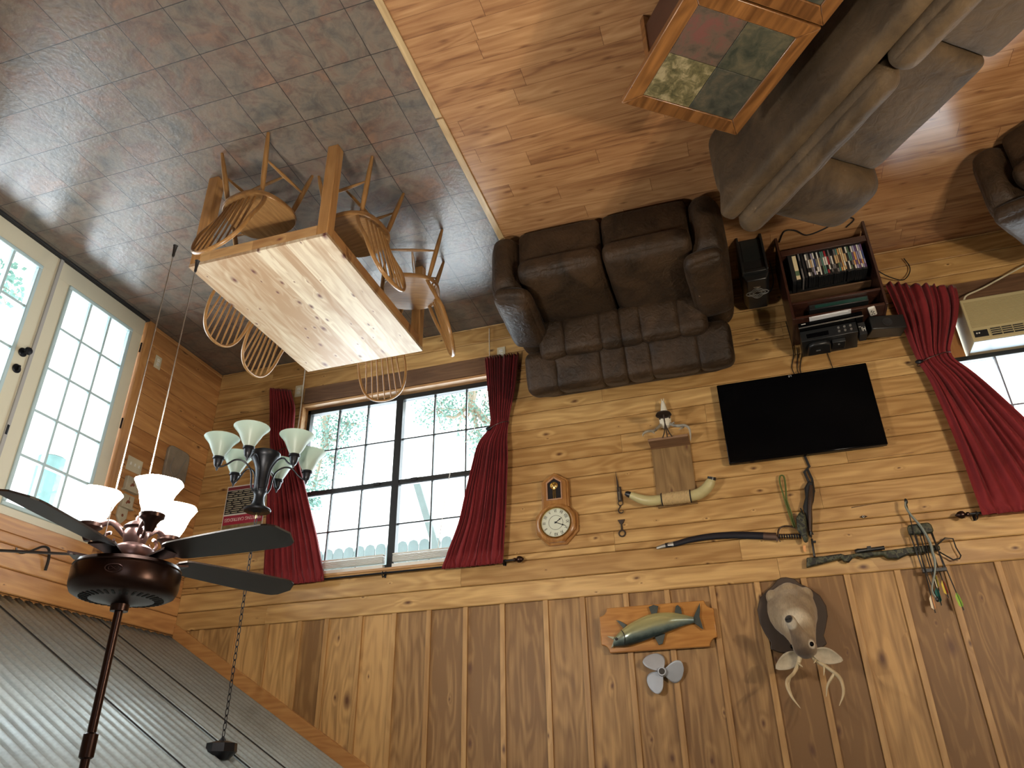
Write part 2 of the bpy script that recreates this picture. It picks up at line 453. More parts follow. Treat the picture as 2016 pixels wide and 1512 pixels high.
# ---- floor material: slate-look tiles east of the threshold, wood laminate west of it
m, nt, b = newmat('slate_tile')
tc = node(nt, 'ShaderNodeTexCoord')
T = .3048
mp = node(nt, 'ShaderNodeMapping'); mp.inputs['Location'].default_value = (.6553 / T, 2.5892 / T, 0); mp.inputs['Scale'].default_value = (1 / T, 1 / T, 1)
L(nt, tc.outputs['Object'], mp.inputs['Vector'])
sx = node(nt, 'ShaderNodeSeparateXYZ'); L(nt, mp.outputs[0], sx.inputs[0])
fx = math_(nt, 'FRACT', sx.outputs[0]); fy = math_(nt, 'FRACT', sx.outputs[1])
ex = math_(nt, 'MINIMUM', fx, math_(nt, 'SUBTRACT', 1.0, fx)); ey = math_(nt, 'MINIMUM', fy, math_(nt, 'SUBTRACT', 1.0, fy))
grout = math_(nt, 'LESS_THAN', math_(nt, 'MINIMUM', ex, ey), .0075)
cb = node(nt, 'ShaderNodeCombineXYZ'); L(nt, math_(nt, 'FLOOR', sx.outputs[0]), cb.inputs[0]); L(nt, math_(nt, 'FLOOR', sx.outputs[1]), cb.inputs[1])
wn = node(nt, 'ShaderNodeTexWhiteNoise'); wn.noise_dimensions = '2D'; L(nt, cb.outputs[0], wn.inputs['Vector'])
sc = node(nt, 'ShaderNodeVectorMath', operation='SCALE'); L(nt, wn.outputs['Color'], sc.inputs[0]); sc.inputs['Scale'].default_value = 9
av = node(nt, 'ShaderNodeVectorMath', operation='ADD'); L(nt, tc.outputs['Object'], av.inputs[0]); L(nt, sc.outputs[0], av.inputs[1])
n1 = node(nt, 'ShaderNodeTexNoise'); n1.inputs['Scale'].default_value = 3.4; n1.inputs['Detail'].default_value = 6; n1.inputs['Roughness'].default_value = .62; n1.inputs['Distortion'].default_value = 1.2
L(nt, av.outputs[0], n1.inputs['Vector'])
n3 = node(nt, 'ShaderNodeTexNoise'); n3.inputs['Scale'].default_value = 9; n3.inputs['Detail'].default_value = 8; n3.inputs['Roughness'].default_value = .7; n3.inputs['Distortion'].default_value = .8
L(nt, av.outputs[0], n3.inputs['Vector'])
r1 = ramp(nt, n1.outputs[0], [(.28, (.085, .085, .078)), (.40, (.14, .12, .098)), (.50, (.17, .135, .105)), (.58, (.15, .105, .082)), (.68, (.205, .125, .085)), (.80, (.11, .07, .055))])
r2 = ramp(nt, n3.outputs[0], [(.3, (.55, .55, .58)), (.55, (1, 1, 1)), (.75, (1.0, .9, .8))])
mu = node(nt, 'ShaderNodeMixRGB', blend_type='MULTIPLY'); mu.inputs[0].default_value = 1; L(nt, r1.outputs[0], mu.inputs[1]); L(nt, r2.outputs[0], mu.inputs[2])
mg = node(nt, 'ShaderNodeMixRGB'); L(nt, grout, mg.inputs[0]); L(nt, mu.outputs[0], mg.inputs[1]); mg.inputs[2].default_value = (.02, .018, .017, 1)
L(nt, mg.outputs[0], b.inputs['Base Color']); b.inputs['Roughness'].default_value = .30
n4 = node(nt, 'ShaderNodeTexNoise'); n4.inputs['Scale'].default_value = 38; n4.inputs['Detail'].default_value = 5; L(nt, av.outputs[0], n4.inputs['Vector'])
hh = math_(nt, 'SUBTRACT', n4.outputs[0], math_(nt, 'MULTIPLY', grout, .8))
bp = node(nt, 'ShaderNodeBump'); bp.inputs['Strength'].default_value = .25; bp.inputs['Distance'].default_value = .006
L(nt, hh, bp.inputs['Height']); L(nt, bp.outputs[0], b.inputs['Normal'])
MAT['tile'] = m

m, nt, b = newmat('wood_laminate')
tc = node(nt, 'ShaderNodeTexCoord'); sx = node(nt, 'ShaderNodeSeparateXYZ'); L(nt, tc.outputs['Object'], sx.inputs[0])
PW, PL_ = .127, 1.22
row = math_(nt, 'FLOOR', math_(nt, 'DIVIDE', sx.outputs[1], PW))
wr_ = node(nt, 'ShaderNodeTexWhiteNoise'); wr_.noise_dimensions = '1D'; L(nt, row, wr_.inputs['W'])
xs = math_(nt, 'ADD', math_(nt, 'DIVIDE', sx.outputs[0], PL_), wr_.outputs['Value'])
cb = node(nt, 'ShaderNodeCombineXYZ'); L(nt, math_(nt, 'FLOOR', xs), cb.inputs[0]); L(nt, row, cb.inputs[1])
wn = node(nt, 'ShaderNodeTexWhiteNoise'); wn.noise_dimensions = '2D'; L(nt, cb.outputs[0], wn.inputs['Vector'])
sc = node(nt, 'ShaderNodeVectorMath', operation='SCALE'); L(nt, wn.outputs['Color'], sc.inputs[0]); sc.inputs['Scale'].default_value = 13
av = node(nt, 'ShaderNodeVectorMath', operation='ADD'); L(nt, tc.outputs['Object'], av.inputs[0]); L(nt, sc.outputs[0], av.inputs[1])
def mpg(a, c):
    q = node(nt, 'ShaderNodeMapping'); q.inputs['Scale'].default_value = (a, c, c); L(nt, av.outputs[0], q.inputs['Vector']); return q.outputs[0]
g1 = node(nt, 'ShaderNodeTexNoise'); g1.inputs['Scale'].default_value = 1; g1.inputs['Detail'].default_value = 7; g1.inputs['Roughness'].default_value = .65; g1.inputs['Distortion'].default_value = .5; L(nt, mpg(1.3, 24), g1.inputs['Vector'])
g2 = node(nt, 'ShaderNodeTexNoise'); g2.inputs['Scale'].default_value = 1; g2.inputs['Detail'].default_value = 3; g2.inputs['Distortion'].default_value = .5; L(nt, mpg(.8, 5), g2.inputs['Vector'])
ring = math_(nt, 'MULTIPLY_ADD', math_(nt, 'SINE', math_(nt, 'MULTIPLY', g2.outputs[0], 50.0)), .5, .5)
f = math_(nt, 'ADD', math_(nt, 'MULTIPLY', g1.outputs[0], .8), math_(nt, 'MULTIPLY', ring, .14))
f = math_(nt, 'ADD', f, math_(nt, 'MULTIPLY', math_(nt, 'SUBTRACT', wn.outputs['Value'], .5), .16))
rp = ramp(nt, f, [(.20, (.16, .07, .03)), (.40, (.34, .17, .075)), (.60, (.45, .245, .11)), (.8, (.56, .34, .17))])
v = node(nt, 'ShaderNodeTexVoronoi'); v.voronoi_dimensions = '2D'; v.inputs['Scale'].default_value = 1; L(nt, mpg(2.6, 8), v.inputs['Vector'])
kd = math_(nt, 'MULTIPLY', math_(nt, 'SUBTRACT', 1.0, math_(nt, 'MULTIPLY', v.outputs['Distance'], 9.0), clamp=True), .75)
sp = node(nt, 'ShaderNodeSeparateColor'); L(nt, v.outputs['Color'], sp.inputs[0])
kd = math_(nt, 'MULTIPLY', kd, math_(nt, 'LESS_THAN', sp.outputs[0], .5))
mk = node(nt, 'ShaderNodeMixRGB'); L(nt, kd, mk.inputs[0]); L(nt, rp.outputs[0], mk.inputs[1]); mk.inputs[2].default_value = (.13, .055, .025, 1)
fy = math_(nt, 'FRACT', math_(nt, 'DIVIDE', sx.outputs[1], PW)); fx = math_(nt, 'FRACT', xs)
seam = math_(nt, 'MAXIMUM', math_(nt, 'LESS_THAN', fy, .012), math_(nt, 'LESS_THAN', fx, .0018))
mg = node(nt, 'ShaderNodeMixRGB'); L(nt, seam, mg.inputs[0]); L(nt, mk.outputs[0], mg.inputs[1]); mg.inputs[2].default_value = (.09, .04, .02, 1)
L(nt, mg.outputs[0], b.inputs['Base Color']); b.inputs['Roughness'].default_value = .27
bp = node(nt, 'ShaderNodeBump'); bp.inputs['Strength'].default_value = .12; bp.inputs['Distance'].default_value = .003
L(nt, f, bp.inputs['Height']); L(nt, bp.outputs[0], b.inputs['Normal'])
MAT['laminate'] = m

m, nt, b = newmat('galvanised_metal')
tc = node(nt, 'ShaderNodeTexCoord'); n1 = node(nt, 'ShaderNodeTexVoronoi'); n1.inputs['Scale'].default_value = 60; L(nt, tc.outputs['Object'], n1.inputs['Vector'])
n2 = node(nt, 'ShaderNodeTexNoise'); n2.inputs['Scale'].default_value = 3; n2.inputs['Detail'].default_value = 6; L(nt, tc.outputs['Object'], n2.inputs['Vector'])
f = math_(nt, 'ADD', math_(nt, 'MULTIPLY', n1.outputs['Distance'], .3), math_(nt, 'MULTIPLY', n2.outputs[0], .7))
rp = ramp(nt, f, [(.25, (.33, .38, .39)), (.7, (.52, .60, .61))])
L(nt, rp.outputs[0], b.inputs['Base Color']); b.inputs['Metallic'].default_value = .3; b.inputs['Roughness'].default_value = .36
MAT['metal_ceiling'] = m

# ---- floor
mb = MB()
XT = -3.288
mb.add([(XT, -9.5, 0), (.2, -9.5, 0), (.2, .2, 0), (XT, .2, 0)], [(0, 1, 2, 3)], 0)
mb.add([(-9.8, -9.5, 0), (XT, -9.5, 0), (XT, .2, 0), (-9.8, .2, 0)], [(0, 1, 2, 3)], 1)
mb.add([(-9.8, -9.5, -.1), (.2, -9.5, -.1), (.2, .2, -.1), (-9.8, .2, -.1)], [(3, 2, 1, 0)], 1)
structure(mb.build('floor', [MAT['tile'], MAT['laminate']]))
thr = wood('pale_threshold_wood', (.40, .27, .13), (.62, .46, .25), 'Y', rough=.35, knot=0, var=.4)
mb = MB()
mb.box(-3.312, -3.266, -9.5, -2.355, 0, .009)
structure(mb.build('trim_1', thr, bevel=.003))
mb = MB()
mb.box(-3.314, -3.268, -2.345, -.02, 0, .012)
structure(mb.build('trim_2', thr, bevel=.003))

# ---- plank walls
def plank_rows(mb, a0, a1, z0, z1, holes, put, rnd, ph=.1535, top=HB):
    """rows of planks between a0..a1; holes = (a0,a1,z0,z1)"""
    k = 0
    while top - k * ph > z0 + 1e-4:
        rz1 = min(z1, top - k * ph); rz0 = max(z0, top - (k + 1) * ph); k += 1
        if rz1 <= rz0: continue
        cuts = sorted({rz0, rz1} | {h[2] for h in holes if rz0 < h[2] < rz1} | {h[3] for h in holes if rz0 < h[3] < rz1})
        joints = []
        x = a0 + rnd.uniform(.4, 3.2)
        while x < a1 - .3:
            joints.append(x); x += rnd.uniform(1.6, 4.2)
        for c0, c1 in zip(cuts[:-1], cuts[1:]):
            if c1 - c0 < .004: continue
            spans = [(a0, a1)]
            for h in holes:
                if h[2] < (c0 + c1) / 2 < h[3]:
                    ns = []
                    for s0, s1 in spans:
                        if h[1] <= s0 or h[0] >= s1: ns.append((s0, s1)); continue
                        if h[0] > s0: ns.append((s0, h[0]))
                        if h[1] < s1: ns.append((h[1], s1))
                    spans = ns
            for s0, s1 in spans:
                js = [s0] + [j for j in joints if s0 + .05 < j < s1 - .05] + [s1]
                for j0, j1 in zip(js[:-1], js[1:]): put(j0 + .0008, j1 - .0008, c0, c1)
def put_back(mb):
    def put(x0, x1, z0, z1):
        c = .006; g = .0018
        pr = [(.035, z0 + g), (.006, z0 + g), (0, z0 + g + c), (0, z1 - g - c), (.006, z1 - g), (.035, z1 - g)]
        vs = [(x0, y, z) for y, z in pr] + [(x1, y, z) for y, z in pr]
        n = len(pr)
        mb.add(vs, [tuple(range(n)), tuple(range(2 * n - 1, n - 1, -1))] + [(i, n + i, n + (i + 1) % n, (i + 1) % n) for i in range(n)])
    return put
def put_side(mb):
    def put(y0, y1, z0, z1):
        c = .006; g = .0018
        pr = [(.035, z0 + g), (.006, z0 + g), (0, z0 + g + c), (0, z1 - g - c), (.006, z1 - g), (.035, z1 - g)]
        vs = [(x, y0, z) for x, z in pr] + [(x, y1, z) for x, z in pr]
        n = len(pr)
        mb.add(vs, [tuple(range(n - 1, -1, -1)), tuple(range(n, 2 * n))] + [(i, (i + 1) % n, n + (i + 1) % n, n + i) for i in range(n)])
    return put
W1 = (-2.90, -.97, .52, 2.11)
W2 = (-8.15, -6.27, .60, 2.11)
DR = (-2.915, -1.045, 0, 2.02)
rnd = random.Random(11)
mb = MB()
plank_rows(mb, -9.6, 0, 0, HB, [W1, W2], put_back(mb), rnd)
# backing that closes the wall behind the planks
def ring(mb, a0, a1, z0, z1, holes, boxf):
    xs = sorted({a0, a1} | {h[0] for h in holes} | {h[1] for h in holes})
    for x0, x1 in zip(xs[:-1], xs[1:]):
        hs = [h for h in holes if h[0] <= (x0 + x1) / 2 <= h[1]]
        z = z0
        for h in sorted(hs, key=lambda q: q[2]):
            if h[2] > z: boxf(x0, x1, z, h[2])
            z = h[3]
        if z < z1: boxf(x0, x1, z, z1)
ring(mb, -9.75, .18, 0, HB, [W1, W2], lambda x0, x1, z0, z1: mb.box(x0, x1, .036, .18, z0, z1))
structure(mb.build('wall_back', MAT['pine_wall']))
# gable: vertical boards with battens
bx = [0, -.27, -.585, -.896, -1.197, -1.44, -1.735, -2.025, -2.313, -2.61, -2.90, -3.232, -3.506, -3.822, -4.112, -4.421, -4.72, -5.022, -5.293, -5.6, -5.89, -6.182]
while bx[-1] > -9.3: bx.append(bx[-1] - .295)
bx.append(-9.6)
mb = MB()
for x1, x0 in zip(bx[:-1], bx[1:]):
    pts = [(x0, HB), (x1, HB), (x1, roof(x1))]
    if x0 < -4.8 < x1: pts.append((-4.8, roof(-4.8)))
    pts.append((x0, roof(x0)))
    mb.prism(pts, .018, .16)
structure(mb.build('wall_back_gable', MAT['cedar']))
mb = MB()
for x in bx[1:-1]:
    w = .019
    mb.prism([(x - w, HB), (x + w, HB), (x + w, roof(x + w) - .02), (x - w, roof(x - w) - .02)], .0, .018)
structure(mb.build('trim_3', MAT['batten'], bevel=.002))
# sloping trim board under the roof
mb = MB()
for s in (1, -1):
    xa, xb = (0, -4.8) if s == 1 else (-9.6, -4.8)
    mb.prism([(xa, roof(xa) - .115), (xb, roof(xb) - .115), (xb, roof(xb) + .02), (xa, roof(xa) + .02)], -.012, .018)
structure(mb.build('trim_4', MAT['pine_beam'], bevel=.002))
# right wall with the double door
rnd = random.Random(5)
mb = MB()
plank_rows(mb, -9.5, 0, 0, 2.50, [DR], put_side(mb), rnd, top=2.497)
ring(mb, -9.5, .18, 0, 2.50, [DR], lambda y0, y1, z0, z1: mb.box(.036, .18, y0, y1, z0, z1))
mb.box(.05, .3, -9.5, .18, 2.50, 2.72)
structure(mb.build('wall_right', MAT['pine_wall_y']))
mb = MB()
mb.box(-.014, .04, -1.045, -.955, 0, 2.12); mb.box(-.014, .04, -3.005, -2.915, 0, 2.12)
structure(mb.build('trim_5', MAT['pine_beam_z'], bevel=.002))
mb = MB(); mb.box(-.014, .04, -2.914, -1.046, 2.02, 2.12)
structure(mb.build('trim_6', MAT['pine_wall_y'], bevel=.002))
mb = MB(); mb.box(-9.75, -9.6, -9.5, .18, 0, 2.6)
structure(mb.build('wall_left', MAT['pine_wall_y']))
mb = MB(); mb.prism([(-9.75, 0), (.18, 0), (.18, 2.4), (-4.8, roof(-4.8)), (-9.75, 2.4)], -9.65, -9.5)
structure(mb.build('wall_front', MAT['pine_wall']))
# ---- corrugated metal ceiling
mb = MB()
ny = 1500; ys = [-9.5 + 9.62 * i / ny for i in range(ny + 1)]
seams = [-.80, -1.19, -1.78, -2.40, -3.02, -3.64, -4.26, -4.88, -5.5, -6.12, -6.74, -7.36, -7.98, -8.6, -9.2]
def wav(y):
    d = .011 * math.sin(2 * PI * y / .082) + .003 * math.sin(2 * PI * y / .041 + 1)
    for s in seams:
        if 0 < y - s < .010: d += .014
    return d
for side in (1, -1):
    xa, xb = (.12, -4.8) if side == 1 else (-9.72, -4.8)
    vs = []; fs = []
    for i, y in enumerate(ys):
        for x in (xa, xb): vs.append((x, y, 2.52 + .593 * (-x if side == 1 else 9.6 + x) + .012 + wav(y)))
    for i in range(ny): fs.append((2 * i, 2 * i + 1, 2 * i + 3, 2 * i + 2))
    mb.add(vs, fs)
co = mb.build('ceiling', MAT['metal_ceiling'], smooth=True)
structure(co)
md = co.modifiers.new('thick', 'SOLIDIFY'); md.thickness = .003; md.offset = 0
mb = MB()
for s_ in seams:  # thin dark strips along the lap joints paint in the shadow of each step
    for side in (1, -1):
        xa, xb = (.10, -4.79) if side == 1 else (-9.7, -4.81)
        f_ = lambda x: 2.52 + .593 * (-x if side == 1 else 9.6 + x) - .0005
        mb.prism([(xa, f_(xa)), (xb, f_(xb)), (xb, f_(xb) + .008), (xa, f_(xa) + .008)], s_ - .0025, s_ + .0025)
structure(mb.build('lap_shadow_strips', flat('lap_seam_shadow', (.02, .02, .02), .7)))
# roof deck above the sheets keeps daylight out
mb = MB()
for side in (1, -1):
    xa, xb = (.3, -4.8) if side == 1 else (-9.9, -4.8)
    f_ = lambda x: 2.52 + .593 * (-x if side == 1 else 9.6 + x)
    mb.prism([(xa, f_(xa) + .07), (xb, f_(xb) + .07), (xb, f_(xb) + .15), (xa, f_(xa) + .15)], -9.7, .35)
structure(mb.build('roof_deck', MAT['darkboard']))

# ---- window 1 (two black single-hung units in a deep wooden reveal)
def sash_grid(mb, x0, x1, z0, z1, y, nx, nz, w=.012, d=.012):
    for i in range(1, nx):
        x = x0 + (x1 - x0) * i / nx; mb.box(x - w / 2, x + w / 2, y - d, y + d, z0, z1)
    for k in range(1, nz):
        z = z0 + (z1 - z0) * k / nz; mb.box(x0, x1, y - d * .9, y + d * .9, z - w / 2, z + w / 2)
wroot = bpy.data.objects.new('window_1', None); C.objects.link(wroot); structure(wroot)
wroot.location = (-1.935, 0, .52)
def W_(mb, name, mat, root, **kw):
    lx, ly, lz = root.location
    mb.v = [(v[0] - lx, v[1] - ly, v[2] - lz) for v in mb.v]
    return mb.build(name, mat, root, **kw)
reveal = wood('pale_pine_reveal', (.42, .22, .09), (.66, .42, .20), 'X', rough=.4, knot=.3, var=.2)
mb = MB()
mb.box(-2.90, -.97, -.012, .17, .50, .522); mb.box(-2.90, -.97, -.012, .17, 2.11, 2.13)
mb.box(-.982, -.962, -.012, .17, .522, 2.11); mb.box(-2.902, -2.888, -.012, .17, .522, 2.11)
W_(mb, 'reveal', reveal, wroot, bevel=.002)
mb = MB(); mb.box(-2.905, -.985, -.022, .0, .335, .497)
W_(mb, 'apron', MAT['darkboard'], wroot, bevel=.003)
ya = .10
mb = MB()
X0, X1, Z0, Z1 = -2.888, -.982, .522, 2.11; XM = -1.925; ZM = 1.36
fw = .032
mb.box(X0, X1, ya - .02, ya + .04, Z0, Z0 + .045); mb.box(X0, X1, ya - .02, ya + .04, Z1 - .05, Z1)
mb.box(X0, X0 + fw, ya - .02, ya + .04, Z0, Z1); mb.box(X1 - fw, X1, ya - .02, ya + .04, Z0, Z1)
mb.box(XM - .033, XM + .033, ya - .025, ya + .04, Z0, Z1)
W_(mb, 'window_frame', MAT['frameblk'], wroot, bevel=.003)
for u0, u1 in ((X0 + fw, XM - .033), (XM + .033, X1 - fw)):
    mb = MB()
    mb.box(u0, u1, ya - .018, ya + .012, ZM - .024, ZM + .024)
    mb.box(u0, u1, ya - .026, ya - .014, ZM + .004, ZM + .02)
    for q in (.16, .84):
        xq = u0 + (u1 - u0) * q; mb.box(xq - .03, xq + .03, ya - .034, ya - .018, ZM - .02, ZM + .004)
    W_(mb, 'meeting_rail', MAT['frameblk'], wroot, bevel=.002)
    for z0, z1 in ((Z0 + .045, ZM - .024), (ZM + .024, Z1 - .05)):
        mb = MB(); sash_grid(mb, u0, u1, z0, z1, ya + .01, 3, 2)
        W_(mb, 'muntin_grid', MAT['frameblk'], wroot)
    mb = MB(); mb.box(u0, u1, ya + .014, ya + .018, Z0 + .045, Z1 - .05)
    W_(mb, 'pane', MAT['glass'], wroot)
# ---- window 2 with the same build above the air conditioner
wroot2 = bpy.data.objects.new('window_2', None); C.objects.link(wroot2); structure(wroot2)
wroot2.location = (-7.2, 0, .6)
mb = MB()
mb.box(-8.15, -6.27, -.012, .17, .585, .605); mb.box(-8.15, -6.27, -.012, .17, 2.11, 2.13)
mb.box(-6.285, -6.262, -.012, .17, .605, 2.11); mb.box(-8.158, -8.14, -.012, .17, .605, 2.11)
W_(mb, 'reveal', reveal, wroot2, bevel=.002)
mb = MB(); mb.box(-8.15, -6.28, -.022, 0, .42, .583)
W_(mb, 'apron', MAT['darkboard'], wroot2, bevel=.003)
mb = MB()
X0, X1, Z0, Z1 = -8.14, -6.285, .975, 2.11; XM = -7.21; ZM = 1.57
mb.box(X0, X1, ya - .02, ya + .04, Z0, Z0 + .035); mb.box(X0, X1, ya - .02, ya + .04, Z1 - .05, Z1)
mb.box(X0, X0 + fw, ya - .02, ya + .04, Z0, Z1); mb.box(X1 - fw, X1, ya - .02, ya + .04, Z0, Z1)
mb.box(XM - .033, XM + .033, ya - .025, ya + .04, .605, Z1)
W_(mb, 'window_frame', MAT['frameblk'], wroot2, bevel=.003)
mgrey = flat('grey_muntin', (.22, .24, .30), .4)
for u0, u1 in ((X0 + fw, XM - .033), (XM + .033, X1 - fw)):
    mb = MB(); mb.box(u0, u1, ya - .018, ya + .012, ZM + .2, ZM + .24)
    W_(mb, 'meeting_rail', MAT['frameblk'], wroot2)
    mb = MB(); sash_grid(mb, u0, u1, Z0 + .035, ZM + .2, ya + .01, 3, 2); sash_grid(mb, u0, u1, ZM + .24, Z1 - .05, ya + .01, 3, 1)
    W_(mb, 'muntin_grid', mgrey, wroot2)
    mb = MB(); mb.box(u0, u1, ya + .014, ya + .018, Z0 + .035, Z1 - .05)
    W_(mb, 'pane', MAT['glass'], wroot2)
mb = MB(); mb.box(-6.425, -6.285, ya - .01, ya + .03, .605, .975); mb.box(-8.14, -7.08, ya - .01, ya + .03, .605, .975)
W_(mb, 'filler_panel', MAT['pine_beam_z'], wroot2)

# ---- french doors (right wall)
def door_leaf(name, y0, y1):
    """cream leaf between y0 > y1 (hinge side y0), 15 lights"""
    d = bpy.data.objects.new(name, None); C.objects.link(d); structure(d)
    d.location = (0, (y0 + y1) / 2, .015)
    ya_, yb_ = min(y0, y1), max(y0, y1)
    g0, g1 = (ya_ + .145, yb_ - .145)
    zb, zt, H0, H1 = .20, 1.925, .018, 2.01
    mb = MB(); X0_, X1_ = .012, .055
    mb.box(X0_, X1_, ya_, yb_, H0, zb - .03); mb.box(X0_, X1_, ya_, yb_, zt + .03, H1)
    mb.box(X0_, X1_, ya_, g0 - .03, zb - .03, zt + .03); mb.box(X0_, X1_, g1 + .03, yb_, zb - .03, zt + .03)
    W_(mb, 'door_slab', MAT['cream'], d, bevel=.002)
    mb = MB()
    X0_, X1_ = .000, .06
    mb.box(X0_, X1_, g0 - .03, g1 + .03, zb - .03, zb); mb.box(X0_, X1_, g0 - .03, g1 + .03, zt, zt + .03)
    mb.box(X0_, X1_, g0 - .03, g0, zb, zt); mb.box(X0_, X1_, g1, g1 + .03, zb, zt)
    W_(mb, 'glazing_frame', MAT['doorbead'], d, bevel=.006)
    mb = MB(); w = .02
    for i in (1, 2):
        y = g0 + (g1 - g0) * i / 3; mb.box(.014, .052, y - w / 2, y + w / 2, zb, zt)
    for k in range(1, 5):
        z = zb + (zt - zb) * k / 5; mb.box(.016, .050, g0, g1, z - w / 2, z + w / 2)
    W_(mb, 'muntin_grid', MAT['doorbead'], d)
    mb = MB(); mb.box(.031, .035, g0, g1, zb, zt)
    W_(mb, 'pane', MAT['glass'], d)
    return d
d1 = door_leaf('door_1', -1.062, -1.968)
d2 = door_leaf('door_2', -1.992, -2.898)
for z in (.28, 1.0, 1.72):
    mb = MB(); mb.cyl((.006, -1.055, z - .045), (.006, -1.055, z + .045), .007); W_(mb, 'hinge', MAT['blackmetal'], d1)
mb = MB(); mb.box(-.002, .012, -1.994, -1.966, .02, 2.0); W_(mb, 'astragal', flat('grey_astragal', (.36, .35, .33), .5), d2, bevel=.002)
def knob(root, y, z, big):
    mb = MB()
    Mx = Matrix.Translation((.012, y, z)) @ Matrix.Rotation(R(-90), 4, 'Y')
    mb.lathe([(.033, 0), (.034, .006), (.028, .012)], 20, Mx)
    if big: mb.lathe([(.010, .01), (.010, .035), (.024, .042), (.030, .055), (.024, .068), (.005, .072)], 20, Mx)
    else: mb.cbox(-.010, y, z, .02, .012, .04)
    return W_(mb, 'door_knob' if big else 'deadbolt', MAT['blackmetal'], root, smooth='auto')
knob(d2, -2.045, .885, True); knob(d2, -2.05, 1.02, False)
mb = MB(); mb.box(-.006, .002, -1.990, -1.975, 1.43, 1.50); W_(mb, 'flush_bolt', MAT['blackmetal'], d2)
mb = MB(); mb.box(-.022, .075, -2.914, -1.046, 0, .017)
structure(mb.build('trim_7', MAT['blackmatte'], bevel=.003))
# ================================================================ FURNITURE
# ---- dining table
TX0, TX1, TY0, TY1 = -2.589, -1.608, -2.355, -.925
t = thing('dining_table', 'long pale pine dining table with knotty plank top and square legs', 'table', ((TX0 + TX1) / 2, (TY0 + TY1) / 2, 0))
hx, hy = (TX1 - TX0) / 2, (TY1 - TY0) / 2
mb = MB()
nb = 14
for i in range(nb):
    x0 = -hx + 2 * hx * i / nb; x1 = -hx + 2 * hx * (i + 1) / nb
    mb.box(x0, x1, -hy, hy, .728, .75)
mb.build('tabletop', MAT['tabletop'], t)
def apron(x0, x1, y0, y1, mat):
    mb = MB(); along_x = abs(x1 - x0) > abs(y1 - y0)
    a0, a1 = (x0, x1) if along_x else (y0, y1)
    rnd = random.Random(int(abs(a0 * 100)) + 3); p = a0
    while p < a1 - .02:
        q = min(a1, p + rnd.uniform(.12, .34))
        if a1 - q < .05: q = a1
        if along_x: mb.box(p, q, y0, y1, .655, .728)
        else: mb.box(x0, x1, p, q, .655, .728)
        p = q
    return mb.build('apron', mat, t)
apron_y = wood('pine_table_side_apron', (.36, .18, .07), (.52, .29, .11), 'Y', rough=.3, knot=.6, var=.2, ks=1.8)
apron(-hx + .075, hx - .075, -hy, -hy + .022, MAT['tableapron']); apron(-hx + .075, hx - .075, hy - .022, hy, MAT['tableapron'])
apron(-hx, -hx + .022, -hy + .075, hy - .075, apron_y); apron(hx - .022, hx, -hy + .075, hy - .075, apron_y)
for sx_ in (-1, 1):
    for sy_ in (-1, 1):
        mb = MB(); mb.cbox(sx_ * (hx - .0375), sy_ * (hy - .0375), .364, .074, .074, .728)
        mb.build('leg', MAT['tableleg'], t, bevel=.004)
